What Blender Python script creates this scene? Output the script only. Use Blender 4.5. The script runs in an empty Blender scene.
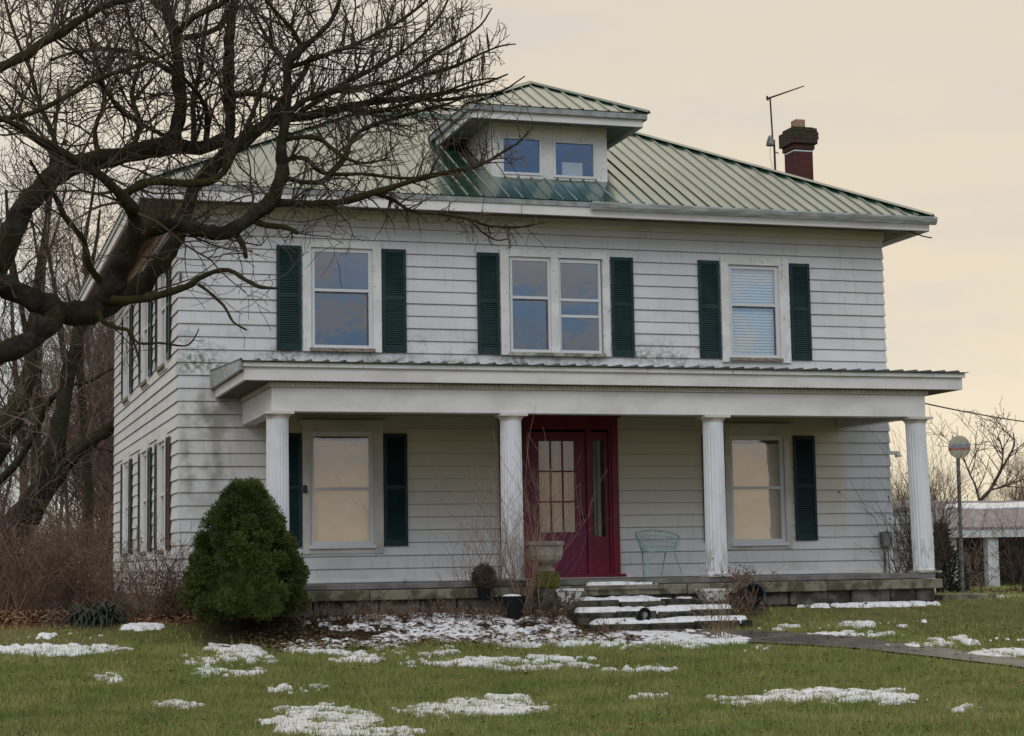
import bpy, math, random
import numpy as np
from mathutils import Vector, Matrix, noise as mnoise
rng = random.Random(7); nr = np.random.default_rng(5)
S = bpy.context.scene; COL = S.collection
R = math.radians
# ------------------------------------------------------------------ camera
F_PX, YAW, PITCH, ROLL = 1844.09, 0.30276, 0.10494, -0.01637
CAM = Vector((-3.508, -28.350, 0.264))
_ca, _sa = math.cos(YAW), math.sin(YAW)
FWD = Vector((_sa*math.cos(PITCH), _ca*math.cos(PITCH), math.sin(PITCH)))
_r = Vector((_ca, -_sa, 0)); _u = _r.cross(FWD)
RT = math.cos(ROLL)*_r + math.sin(ROLL)*_u
UP = -math.sin(ROLL)*_r + math.cos(ROLL)*_u
cd = bpy.data.cameras.new('camera'); cam = bpy.data.objects.new('camera', cd); COL.objects.link(cam)
cd.sensor_width = 36; cd.lens = F_PX/1024*36; cd.clip_start = .1; cd.clip_end = 4000
M3 = Matrix((RT, UP, -FWD)).transposed()
cam.matrix_world = Matrix.Translation(CAM) @ M3.to_4x4()
S.camera = cam
# ------------------------------------------------------------------ world, sun, exposure
SUN_EL, SUN_AZ = 32, 215          # azimuth clockwise from +Y
w = bpy.data.worlds.new('World'); S.world = w; w.use_nodes = True
nt = w.node_tree; N = nt.nodes; LK = nt.links; N.clear()
def nd(t, **k):
    n = N.new(t)
    for a, b in k.items(): setattr(n, a, b)
    return n
out = nd('ShaderNodeOutputWorld'); bg = nd('ShaderNodeBackground'); bg2 = nd('ShaderNodeBackground'); add = nd('ShaderNodeAddShader')
tc = nd('ShaderNodeTexCoord'); sep = nd('ShaderNodeSeparateXYZ'); LK.new(tc.outputs['Generated'], sep.inputs[0])
def wm(op, a, b=None, c=None):
    n = nd('ShaderNodeMath', operation=op)
    for i, v in enumerate((a, b, c)):
        if v is None: continue
        if isinstance(v, (int, float)): n.inputs[i].default_value = v
        else: LK.new(v, n.inputs[i])
    return n.outputs[0]
def wramp(fac, stops):
    n = nd('ShaderNodeValToRGB'); n.color_ramp.interpolation = 'EASE'
    e = n.color_ramp.elements
    while len(e) < len(stops): e.new(.5)
    for el, (p, c) in zip(e, stops): el.position = p; el.color = (*c, 1)
    LK.new(fac, n.inputs[0]); return n.outputs[0]
def dim(st, k=.93): return [(p, tuple(c*k for c in q)) for p, q in st]
def wmix(f, a, b):
    n = nd('ShaderNodeMix', data_type='RGBA')
    if isinstance(f, (int, float)): n.inputs[0].default_value = f
    else: LK.new(f, n.inputs[0])
    LK.new(a, n.inputs[6]); LK.new(b, n.inputs[7]); return n.outputs[2]
z = sep.outputs['Z']
# far side (behind the house): cream dusk cloud, slightly greyer overhead
back = wramp(z, dim([(0, (.86, .77, .55)), (.05, (.88, .76, .56)), (.14, (.80, .68, .505)), (.30, (.73, .65, .52)), (.40, (.76, .68, .53)), (.6, (.95, .86, .67)), (1, (.85, .82, .76))]))
# near side (behind the camera): peach band at the skyline, blue cloud above
front = wramp(z, [(0, (.74, .52, .34)), (.042, (.74, .53, .36)), (.095, (.27, .44, .66)), (.20, (.46, .63, .88)), (.45, (.82, .99, 1.2)), (1, (.90, .93, .97))])
lowblue = wramp(z, dim([(0, (.80, .74, .56)), (.04, (.62, .70, .66)), (.13, (.60, .69, .70)), (.17, (.79, .71, .57)), (.3, (.74, .655, .53))]))
az = wm('ADD', wm('MULTIPLY', sep.outputs['X'], -2.2), wm('MULTIPLY', sep.outputs['Y'], .3))
mr = nd('ShaderNodeMapRange', interpolation_type='SMOOTHSTEP'); LK.new(sep.outputs['X'], mr.inputs[0])
mr.inputs[1].default_value = .14; mr.inputs[2].default_value = .03
backc = wmix(mr.outputs[0], back, lowblue)
mp = nd('ShaderNodeMapping'); mp.inputs['Scale'].default_value = (2.2, 2.2, 11); LK.new(tc.outputs['Generated'], mp.inputs[0])
cn = nd('ShaderNodeTexNoise'); cn.inputs['Scale'].default_value = 2.1; cn.inputs['Detail'].default_value = 5; LK.new(mp.outputs[0], cn.inputs['Vector'])
cr = nd('ShaderNodeMapRange', interpolation_type='SMOOTHSTEP'); LK.new(cn.outputs[0], cr.inputs[0]); cr.inputs[1].default_value = .47; cr.inputs[2].default_value = .66
cl1 = nd('ShaderNodeRGB'); cl1.outputs[0].default_value = (.90, .68, .55, 1)
mp2 = nd('ShaderNodeMapping'); mp2.inputs['Scale'].default_value = (1, 1, 2.6); LK.new(tc.outputs['Generated'], mp2.inputs[0])
cn2 = nd('ShaderNodeTexNoise'); cn2.inputs['Scale'].default_value = 24; cn2.inputs['Detail'].default_value = 5; cn2.inputs['Roughness'].default_value = .5; LK.new(mp2.outputs[0], cn2.inputs['Vector'])
cr2 = nd('ShaderNodeMapRange', interpolation_type='SMOOTHSTEP'); LK.new(cn2.outputs[0], cr2.inputs[0]); cr2.inputs[1].default_value = .44; cr2.inputs[2].default_value = .62
cl3 = nd('ShaderNodeRGB'); cl3.outputs[0].default_value = (.66, .55, .48, 1)
frontc = wmix(wm('MULTIPLY', cr.outputs[0], .35), wmix(wm('MULTIPLY', cr2.outputs[0], .6), front, cl3.outputs[0]), cl1.outputs[0])
cl2 = nd('ShaderNodeRGB'); cl2.outputs[0].default_value = (.62, .565, .53, 1)
backc = wmix(wm('MULTIPLY', cr.outputs[0], .5), backc, cl2.outputs[0])
mr2 = nd('ShaderNodeMapRange', interpolation_type='SMOOTHSTEP'); LK.new(sep.outputs['Y'], mr2.inputs[0])
mr2.inputs[1].default_value = .35; mr2.inputs[2].default_value = -.25
skyc = wmix(mr2.outputs[0], backc, frontc)
LK.new(skyc, bg.inputs[0]); bg.inputs[1].default_value = 1.0
st = nd('ShaderNodeTexSky', sky_type='NISHITA'); st.sun_disc = False
st.sun_elevation = R(SUN_EL); st.sun_rotation = R(SUN_AZ)
LK.new(st.outputs[0], bg2.inputs[0]); bg2.inputs[1].default_value = .006
LK.new(bg.outputs[0], add.inputs[0]); LK.new(bg2.outputs[0], add.inputs[1]); LK.new(add.outputs[0], out.inputs[0])
sl = bpy.data.lights.new('sun', 'SUN'); sl.energy = .5; sl.angle = R(25); sl.color = (1, .93, .84)
sun = bpy.data.objects.new('sun', sl); COL.objects.link(sun)
sd = Vector((math.sin(R(SUN_AZ))*math.cos(R(SUN_EL)), math.cos(R(SUN_AZ))*math.cos(R(SUN_EL)), math.sin(R(SUN_EL))))
sun.rotation_euler = (-sd).to_track_quat('-Z', 'Y').to_euler()
S.view_settings.view_transform = 'Standard'; S.view_settings.look = 'None'
S.view_settings.exposure = 0.12; S.view_settings.gamma = 1

# ------------------------------------------------------------------ projection helpers (photo measurements -> places in the world)
def ray(px, py):
    return FWD + RT*float((px-512)/F_PX) - UP*float((py-368)/F_PX)
def onY(px, py, Y):
    d = ray(px, py); return CAM + d*((Y-CAM.y)/d.y)
def atD(px, py, D): return CAM + ray(px, py)*D
_HY = [-400, -40, -20, -14, -9, -6, -4.1, -3.0, -1.5, 3, 12, 30, 70, 2000]
_HZ = [-1.6, -1.45, -1.38, -1.28, -1.12, -.93, -.74, -.465, -.44, -.48, -.62, -.70, -.8, -.9]
def hgt(x, y):
    return np.interp(y, _HY, _HZ) + .035*np.sin(x*.55+y*.31)*np.clip((-y-4.3)/3, 0, 1) - .02*np.clip(x-13, 0, 8)
def gat(px, py, lift=0.):
    d = ray(px, py); t = 8.
    while t < 400:
        p = CAM + d*t
        if p.z <= hgt(p.x, p.y)+lift: break
        t += .04
    return p

# ------------------------------------------------------------------ materials
def mat(name, build=None, base=(.5, .5, .5), rough=.7, spec=.5, metal=0, ior=None):
    m = bpy.data.materials.new(name); m.use_nodes = True
    t = m.node_tree; b = t.nodes['Principled BSDF']
    b.inputs['Base Color'].default_value = (*base, 1); b.inputs['Roughness'].default_value = rough
    b.inputs['Metallic'].default_value = metal; b.inputs['Specular IOR Level'].default_value = spec
    if ior: b.inputs['IOR'].default_value = ior
    if build: build(NT(t), b)
    return m
class NT:
    def __init__(s, t): s.t = t; s.co = t.nodes.new('ShaderNodeTexCoord')
    def n(s, ty, **k):
        x = s.t.nodes.new(ty)
        for a, b in k.items(): setattr(x, a, b)
        return x
    def link(s, a, b): s.t.links.new(a, b)
    def pos(s):
        g = s.n('ShaderNodeNewGeometry'); return g.outputs['Position']
    def obj(s): return s.co.outputs['Object']
    def noise(s, scale, detail=4, vec=None, sc=(1, 1, 1), rough=.55, dist=0):
        mp = s.n('ShaderNodeMapping'); mp.inputs['Scale'].default_value = sc
        s.link(vec if vec else s.obj(), mp.inputs[0])
        x = s.n('ShaderNodeTexNoise'); x.inputs['Scale'].default_value = scale; x.inputs['Detail'].default_value = detail
        x.inputs['Roughness'].default_value = rough; x.inputs['Distortion'].default_value = dist
        s.link(mp.outputs[0], x.inputs['Vector']); return x.outputs[0]
    def rng(s, v, a, b, c=0, d=1):
        x = s.n('ShaderNodeMapRange', interpolation_type='SMOOTHSTEP'); s.link(v, x.inputs[0])
        for i, q in enumerate((a, b, c, d)): x.inputs[i+1].default_value = q
        return x.outputs[0]
    def math(s, op, a, b):
        x = s.n('ShaderNodeMath', operation=op)
        for i, q in enumerate((a, b)):
            if isinstance(q, (int, float)): x.inputs[i].default_value = q
            else: s.link(q, x.inputs[i])
        return x.outputs[0]
    def mix(s, f, a, b, mode='MIX'):
        x = s.n('ShaderNodeMix', data_type='RGBA', blend_type=mode)
        if isinstance(f, (int, float)): x.inputs[0].default_value = f
        else: s.link(f, x.inputs[0])
        for i, q in ((6, a), (7, b)):
            if isinstance(q, tuple): x.inputs[i].default_value = (*q, 1)
            else: s.link(q, x.inputs[i])
        return x.outputs[2]
    def sep(s, v):
        x = s.n('ShaderNodeSeparateXYZ'); s.link(v, x.inputs[0]); return x.outputs
    def bump(s, h, bsdf, strength=.3, dist=.01):
        x = s.n('ShaderNodeBump'); x.inputs['Strength'].default_value = strength; x.inputs['Distance'].default_value = dist
        s.link(h, x.inputs['Height']); s.link(x.outputs[0], bsdf.inputs['Normal'])
def two(c1, c2, scale=6, sc=(1, 1, 1), lo=.4, hi=.6, bump=0, bs=None, bd=.01, detail=5):
    def f(t, b):
        n = t.noise(scale, detail, sc=sc, vec=t.pos())
        t.link(t.mix(t.rng(n, lo, hi), c1, c2), b.inputs['Base Color'])
        if bump: t.bump(t.noise(bs or scale*3, 5, vec=t.pos()), b, bump, bd)
    return f
def siding_f(t, b):
    p = t.pos(); s = t.sep(p)
    base = t.mix(t.rng(t.noise(.7, 5, vec=p), .35, .65), (.71, .72, .71), (.62, .63, .625))
    base = t.mix(t.math('MULTIPLY', t.rng(t.noise(9, 4, vec=p, sc=(.5, .5, 1.5)), .5, .75), .2), base, (.50, .50, .48))
    # fine vertical streaks of dirt
    base = t.mix(t.math('MULTIPLY', t.rng(t.noise(5, 6, vec=p, sc=(3, 3, .35)), .52, .75), .30), base, (.38, .38, .34))
    # dirt and painted-in lap shadow along each board's lower edge (frac of the board)
    fr = t.math('FRACT', t.math('DIVIDE', t.math('ADD', s[2], 20.0), .2), 0)
    edge = t.rng(fr, .10, 0.02)
    base = t.mix(t.math('MULTIPLY', edge, .30), base, (.25, .24, .20))
    row = t.math('FLOOR', t.math('DIVIDE', t.math('ADD', s[2], 20.0), .2), 0)
    wn = t.n('ShaderNodeTexWhiteNoise', noise_dimensions='1D'); t.link(row, wn.inputs['W'])
    sx = t.math('FRACT', t.math('ADD', t.math('DIVIDE', t.math('ADD', s[0], s[1]), 3.2), wn.outputs['Value']), 0)
    base = t.mix(t.math('MULTIPLY', t.math('LESS_THAN', sx, .0022), .6), base, (.16, .15, .13))
    vv = t.n('ShaderNodeCombineColor'); t.link(wn.outputs['Value'], vv.inputs[0]); t.link(wn.outputs['Value'], vv.inputs[1]); t.link(wn.outputs['Value'], vv.inputs[2])
    base = t.mix(.05, base, vv.outputs[0])
    # mildew above the porch roof
    zb = t.math('MULTIPLY', t.rng(s[2], 3.1, 3.35), t.rng(s[2], 4.15, 3.45))
    yb = t.rng(s[1], .3, .1)
    md = t.rng(t.noise(1.6, 6, vec=p, sc=(1, 1, 1.6)), .42, .62)
    xb = t.rng(s[0], 9.6, 8.5)
    fine = t.rng(t.noise(14, 6, vec=p), .35, .6)
    mm = t.math('MULTIPLY', t.math('MULTIPLY', zb, md), t.math('MULTIPLY', t.math('MULTIPLY', xb, fine), .85))
    base = t.mix(t.math('MULTIPLY', mm, yb), base, (.13, .135, .09))
    # drip stain near the left corner under the porch eave
    g = t.math('MULTIPLY', t.math('MULTIPLY', t.rng(s[0], -.05, .15), t.rng(s[0], 1.1, .5)), t.math('MULTIPLY', t.rng(s[2], .6, 1.9), t.rng(s[2], 3.25, 2.7)))
    g = t.math('MULTIPLY', g, t.rng(t.noise(2.2, 5, vec=p), .42, .60))
    base = t.mix(t.math('MULTIPLY', t.math('MULTIPLY', g, yb), .75), base, (.20, .20, .155))
    pz = t.math('MULTIPLY', t.rng(s[2], .35, 1.5), t.rng(s[2], 3.2, 3.0)); px_ = t.math('MULTIPLY', t.rng(s[0], 1.0, 1.6), t.rng(s[0], 11.4, 11.1))  # warm porch shade tinted into the siding colour, fading out downward
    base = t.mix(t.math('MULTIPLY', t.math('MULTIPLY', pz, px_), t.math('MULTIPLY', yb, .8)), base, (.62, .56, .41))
    # splash dirt at the foot of the walls
    ft = t.math('MULTIPLY', t.rng(s[2], .75, -.2), t.rng(t.noise(1.3, 5, vec=p), .4, .65))
    base = t.mix(t.math('MULTIPLY', ft, .45), base, (.33, .27, .18))
    t.link(base, b.inputs['Base Color'])
    t.bump(t.noise(22, 4, vec=p, sc=(.4, .4, 3)), b, .12, .004)
M = {}
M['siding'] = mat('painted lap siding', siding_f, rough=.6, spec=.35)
M['butt'] = mat('grimy shaded board edge', base=(.15, .13, .105), rough=.9)  # grime plus the shade under each lap, put into the colour
def peel(t, b):
    p = t.pos()
    base = t.mix(t.rng(t.noise(2, 4, vec=p), .4, .6), (.74, .74, .71), (.64, .64, .61))
    ch = t.rng(t.noise(26, 5, vec=p, sc=(1, 1, .45), rough=.7), .60, .66)
    base = t.mix(t.math('MULTIPLY', ch, .75), base, (.26, .22, .17))
    t.link(base, b.inputs['Base Color']); t.bump(ch, b, .4, .003)
M['peeling'] = mat('peeling white paint', peel, rough=.65)
M['trim'] = mat('white trim paint', two((.72, .71, .68), (.60, .59, .55), 1.6, (1, 1, 2), .4, .7, .08), rough=.55)
M['cream'] = mat('dingy cream trim', two((.60, .57, .50), (.45, .43, .37), 2, lo=.35, hi=.7), rough=.6)
M['frame'] = mat('storm window frame', base=(.62, .64, .63), rough=.45)
M['frame_dark'] = mat('weathered bare sash', two((.07, .06, .06), (.14, .11, .09), 10), rough=.7)
M['oldwood'] = mat('rotting bare sill', two((.16, .13, .10), (.30, .26, .20), 14, (1, 1, 4), bump=.5), rough=.9)
M['mossy'] = mat('mildewed board', two((.17, .17, .12), (.40, .39, .33), 7, bump=.4), rough=.9)
def shut(t, b):
    p = t.pos()
    t.link(t.mix(t.rng(t.noise(3, 4, vec=p), .4, .65), (.006, .024, .024), (.011, .036, .034)), b.inputs['Base Color'])
M['shutter'] = mat('dark green louvre', shut, rough=.5, spec=.3)
M['shutter_brown'] = mat('peeled brown shutter', two((.10, .05, .03), (.05, .045, .035), 9), rough=.9)
def roof_f(t, b):
    p = t.pos()
    t.link(t.mix(t.rng(t.noise(.8, 4, vec=p), .35, .65), (.004, .045, .030), (.009, .060, .040)), b.inputs['Base Color'])
    t.link(t.rng(t.noise(1.2, 4, vec=p), .3, .7, .20, .32), b.inputs['Roughness'])
    t.bump(t.noise(1.6, 3, vec=p), b, .10, .02)
M['roof'] = mat('green painted sheet metal', roof_f, rough=.25, spec=.5, ior=1.45)
b_ = M['roof'].node_tree.nodes['Principled BSDF']; b_.inputs['Coat Weight'].default_value = 1; b_.inputs['Coat IOR'].default_value = 1.55; b_.inputs['Coat Roughness'].default_value = .2
M['porchtin'] = mat('dull dark porch tin', two((.035, .045, .040), (.09, .10, .09), 4), rough=.55)
M['roof_edge'] = mat('metal drip edge', two((.30, .32, .32), (.20, .22, .20), 5), rough=.4, spec=.6)
M['gutter'] = mat('weathered aluminium gutter', two((.42, .45, .44), (.26, .28, .26), 3, (1, 1, 8)), rough=.4, spec=.6)
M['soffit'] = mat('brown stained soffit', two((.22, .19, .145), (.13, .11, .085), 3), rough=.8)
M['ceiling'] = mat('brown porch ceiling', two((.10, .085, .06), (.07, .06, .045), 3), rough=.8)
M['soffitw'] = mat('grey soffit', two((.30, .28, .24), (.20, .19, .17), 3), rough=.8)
M['red'] = mat('burgundy door paint', two((.19, .008, .032), (.14, .006, .024), 3), rough=.42, spec=.4)
M['redslab'] = mat('plum red door paint', two((.17, .010, .052), (.13, .008, .042), 3), rough=.4, spec=.4)
def curt(t, b):
    p = t.pos(); s = t.sep(p)
    wv = t.n('ShaderNodeTexWave', wave_type='BANDS', bands_direction='X'); wv.inputs['Scale'].default_value = 4.2; wv.inputs['Distortion'].default_value = .6
    t.link(p, wv.inputs['Vector'])
    t.bump(wv.outputs[1], b, .9, .05)
M['curtain'] = mat('pale curtain', curt, base=(.62, .56, .42), rough=.9)
M['shade'] = mat('tan roller shade', two((.95, .80, .62), (.86, .71, .54), 2), rough=.9)
M['blind'] = mat('white slat blind', base=(.78, .79, .74), rough=.5)
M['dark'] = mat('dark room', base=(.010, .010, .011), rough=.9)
def glass(name, fac, tint=(.9, .95, 1)):
    m = bpy.data.materials.new(name); m.use_nodes = True; t = m.node_tree; t.nodes.clear()
    o = t.nodes.new('ShaderNodeOutputMaterial'); mx = t.nodes.new('ShaderNodeMixShader'); tr = t.nodes.new('ShaderNodeBsdfTransparent'); g = t.nodes.new('ShaderNodeBsdfGlossy')
    fr = t.nodes.new('ShaderNodeLayerWeight'); fr.inputs[0].default_value = .35
    mr = t.nodes.new('ShaderNodeMapRange'); mr.inputs[3].default_value = fac; mr.inputs[4].default_value = .95
    t.links.new(fr.outputs['Facing'], mr.inputs[0])
    g.inputs['Roughness'].default_value = .012; g.inputs[0].default_value = (*tint, 1); tr.inputs[0].default_value = (.86, .88, .86, 1)
    nz = t.nodes.new('ShaderNodeTexNoise'); nz.inputs['Scale'].default_value = 2.2; bp = t.nodes.new('ShaderNodeBump'); bp.inputs['Strength'].default_value = .12; bp.inputs['Distance'].default_value = .02
    ge = t.nodes.new('ShaderNodeNewGeometry'); t.links.new(ge.outputs['Position'], nz.inputs['Vector']); t.links.new(nz.outputs[0], bp.inputs['Height']); t.links.new(bp.outputs[0], g.inputs['Normal'])
    t.links.new(mr.outputs[0], mx.inputs[0]); t.links.new(tr.outputs[0], mx.inputs[1]); t.links.new(g.outputs[0], mx.inputs[2]); t.links.new(mx.outputs[0], o.inputs[0])
    return m
M['glass'] = glass('window glass', .19)
M['glass_blue'] = glass('dormer window glass', .13, (.55, .72, 1))
M['glass_dull'] = glass('dull window glass', .10)
def colf(t, b):
    p = t.pos(); s = t.sep(p)
    c = t.mix(t.rng(t.noise(3, 5, vec=p, sc=(1, 1, .5)), .4, .75), (.70, .72, .74), (.56, .58, .58))
    k = t.math('MULTIPLY', t.rng(s[2], .75, .0), t.rng(t.noise(11, 5, vec=p, sc=(1, 1, .4)), .48, .62))
    c = t.mix(t.math('MULTIPLY', k, .75), c, (.22, .22, .15))
    t.link(c, b.inputs['Base Color'])
M['column'] = mat('fluted column paint', colf, rough=.5)
M['stone'] = mat('mossy foundation stone', two((.040, .036, .026), (.135, .125, .105), 4, bump=.9, bs=9, bd=.04), rough=.95)
M['pier'] = mat('dark damp stone', two((.018, .019, .010), (.075, .068, .045), 9, bump=.9, bs=12, bd=.05), rough=.95)
M['slab'] = mat('mossy concrete slab', two((.075, .072, .040), (.20, .185, .135), 5, bump=.6, bs=20, bd=.02), rough=.95)
M['deck'] = mat('grey porch deck', two((.17, .165, .15), (.11, .105, .10), 3), rough=.75)
def brick(t, b):
    br = t.n('ShaderNodeTexBrick'); br.inputs['Scale'].default_value = 1; br.inputs['Brick Width'].default_value = .21; br.inputs['Row Height'].default_value = .075; br.inputs['Mortar Size'].default_value = .008
    br.inputs['Color1'].default_value = (.105, .018, .016, 1); br.inputs['Color2'].default_value = (.065, .012, .012, 1); br.inputs['Mortar'].default_value = (.055, .035, .03, 1)
    g = t.n('ShaderNodeNewGeometry'); s = t.sep(t.pos()); cb = t.n('ShaderNodeCombineXYZ')
    t.link(t.math('ADD', s[0], s[1]), cb.inputs[0]); t.link(s[2], cb.inputs[1]); t.link(cb.outputs[0], br.inputs['Vector'])
    c = t.mix(t.math('MULTIPLY', t.rng(s[2], 7.95, 8.2), t.rng(t.noise(9, 4, vec=t.pos()), .3, .5)), br.outputs[0], (.035, .030, .012))
    t.link(c, b.inputs['Base Color']); t.bump(br.outputs[1], b, -.6, .01)
M['brick'] = mat('dark red brick', brick, rough=.9)
M['flue'] = mat('clay flue', two((.33, .22, .14), (.24, .16, .10), 6), rough=.9)
M['metal'] = mat('galvanised metal', two((.20, .21, .20), (.11, .11, .11), 8), rough=.45, metal=.6)
M['darkmetal'] = mat('dark steel', base=(.03, .03, .032), rough=.5, metal=.3)
M['mint'] = mat('mint green wire', two((.32, .55, .45), (.20, .36, .29), 8), rough=.5)
M['concrete'] = mat('weathered cast stone', two((.30, .26, .21), (.18, .16, .13), 7, bump=.6, bs=30), rough=.95)
M['moss'] = mat('yellow green moss', two((.10, .095, .008), (.05, .055, .012), 9, bump=.9, bs=40, bd=.02), rough=1)
M['whitepot'] = mat('chipped white pot', two((.55, .55, .52), (.10, .09, .07), 13, lo=.52, hi=.6), rough=.8)
M['bluepot'] = mat('dark navy glazed pot', base=(.006, .009, .018), rough=.35)
M['blackpot'] = mat('black plastic pot', base=(.006, .008, .009), rough=.75, spec=.2)
def bark(c1, c2, c3, sc=8):
    def f(t, b):
        p = t.pos()
        c = t.mix(t.rng(t.noise(sc, 6, vec=p, rough=.65), .42, .62), c1, c2)
        g = t.n('ShaderNodeNewGeometry'); nz = t.sep(g.outputs['Normal'])[2]
        k = t.rng(t.noise(sc*.35, 5, vec=p), .42, .58)
        c = t.mix(t.math('MULTIPLY', k, .75), c, c3)
        t.link(c, b.inputs['Base Color']); t.bump(t.noise(sc*3.2, 6, vec=p, rough=.75), b, 1, .06)
    return f
M['bark'] = mat('mossy grey bark', bark((.028, .022, .017), (.075, .066, .052), (.050, .042, .012)), rough=.95, spec=.2)
M['twig'] = mat('brown twig bark', two((.055, .038, .028), (.105, .078, .056), 5), rough=.9, spec=.2)
M['twigmoss'] = mat('olive limb bark', bark((.045, .036, .022), (.080, .068, .040), (.075, .062, .014), 10), rough=.95, spec=.2)
M['barkfar'] = mat('grey brown bark', two((.060, .048, .038), (.12, .10, .08), 2), rough=1, spec=.1)
M['barkmid'] = mat('dark grey bark', bark((.026, .022, .018), (.060, .052, .042), (.045, .042, .02), 3), rough=1, spec=.1)
M['twigfar'] = mat('far twig bark', two((.11, .078, .058), (.18, .135, .10), .6), rough=1, spec=.1)
M['brush'] = mat('dry red brown brush', two((.085, .055, .040), (.21, .155, .11), .9), rough=1, spec=.1)
M['stem'] = mat('tan woody stem', two((.17, .105, .06), (.28, .19, .13), 6), rough=.9)
M['deadleaf'] = mat('dead leaf', two((.13, .055, .022), (.22, .12, .06), 9), rough=.9)
M['seed'] = mat('seed head', base=(.05, .032, .022), rough=1)
def spruce(t, b):
    p = t.pos()
    c = t.mix(t.rng(t.noise(2.2, 3, vec=p), .4, .62), (.036, .058, .010), (.080, .100, .020))
    c = t.mix(t.math('MULTIPLY', t.rng(t.noise(24, 3, vec=p), .5, .7), .6), c, (.075, .085, .02))
    t.link(c, b.inputs['Base Color'])
M['spruce'] = mat('dark spruce needles', spruce, rough=.8, spec=.25)
M['ever'] = mat('dull evergreen leaf', two((.012, .022, .014), (.03, .042, .025), 6), rough=.6)
def snow_f(t, b):
    p = t.pos()
    t.link(t.mix(t.rng(t.noise(7, 5, vec=p), .45, .72), (.76, .77, .78), (.52, .50, .47)), b.inputs['Base Color'])
    t.bump(t.noise(16, 5, vec=p), b, .8, .03)
M['snow'] = mat('old snow', snow_f, rough=.8)
def ground_f(t, b):
    p = t.pos(); s = t.sep(p)
    c = t.mix(t.rng(t.noise(.55, 6, vec=p), .38, .62), (.095, .105, .032), (.14, .13, .05))
    c = t.mix(t.math('MULTIPLY', t.rng(t.noise(5, 6, vec=p), .5, .7), .6), c, (.055, .042, .025))
    # bare leafy soil near the house, left woods and behind
    lx = t.rng(s[0], 1.0, -.5); ly = t.rng(s[1], -3.4, -2.8)
    wd = t.math('MULTIPLY', lx, ly)
    lit = t.mix(t.rng(t.noise(6, 6, vec=p, rough=.75), .42, .6), (.06, .03, .018), (.19, .085, .045))
    bed = t.math('MULTIPLY', t.rng(s[1], -4.9, -4.2), t.math('MULTIPLY', t.rng(s[0], 5.6, 4.6), t.rng(s[0], -.6, .3)))
    c = t.mix(t.math('MAXIMUM', wd, t.rng(s[1], 30, 60)), c, lit)
    c = t.mix(t.math('MULTIPLY', bed, .85), c, t.mix(t.rng(t.noise(12, 5, vec=p), .4, .6), (.022, .016, .011), (.06, .042, .025)))
    t.link(c, b.inputs['Base Color']); t.bump(t.noise(30, 5, vec=p), b, .8, .03)
M['ground'] = mat('winter lawn soil', ground_f, rough=1, spec=.1)
def grass_f(t, b):
    p = t.pos()
    c = t.mix(t.rng(t.noise(.9, 6, vec=p, sc=(1, 1.6, 1)), .38, .62), (.165, .225, .045), (.28, .285, .09))
    c = t.mix(t.math('MULTIPLY', t.rng(t.noise(1.7, 5, vec=p), .48, .66), .7), c, (.12, .175, .036))
    c = t.mix(t.rng(t.noise(60, 2, vec=p), .56, .68), c, (.42, .33, .18))
    t.link(c, b.inputs['Base Color'])
M['grass'] = mat('winter grass blades', grass_f, rough=.7, spec=.2)
M['path'] = mat('wet dark concrete walk', two((.075, .068, .062), (.13, .115, .10), 3, bump=.3), rough=.45)
M['leaf'] = mat('fallen leaves', two((.15, .06, .028), (.24, .15, .085), 7), rough=.9)
M['shingle'] = mat('grey brown shingle roof', two((.22, .19, .18), (.29, .25, .235), 3), rough=.9)
M['shed'] = mat('white garage paint', two((.60, .62, .62), (.45, .46, .44), 2), rough=.7)
M['inside'] = mat('garage interior', base=(.035, .037, .045), rough=.9)
M['bluegrey'] = mat('blue grey panel', two((.16, .17, .20), (.11, .12, .14), 1.5), rough=.8)
M['dish'] = mat('cream dish enamel', base=(.36, .34, .25), rough=.5)
M['blueink'] = mat('blue print', base=(.12, .24, .46), rough=.5)
M['redink'] = mat('red print', base=(.36, .04, .07), rough=.5)
M['car'] = mat('pale orange tan car paint', base=(.62, .36, .20), rough=.3, spec=.6)
M['carglass'] = mat('car glass', base=(.012, .012, .015), rough=.05, spec=.8)
M['tail'] = mat('red tail lamp lens', base=(.55, .02, .015), rough=.2)
M['tyre'] = mat('tyre rubber', base=(.015, .015, .015), rough=.8)
M['greybox'] = mat('grey meter box', two((.20, .21, .21), (.15, .155, .15), 12), rough=.5)

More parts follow.
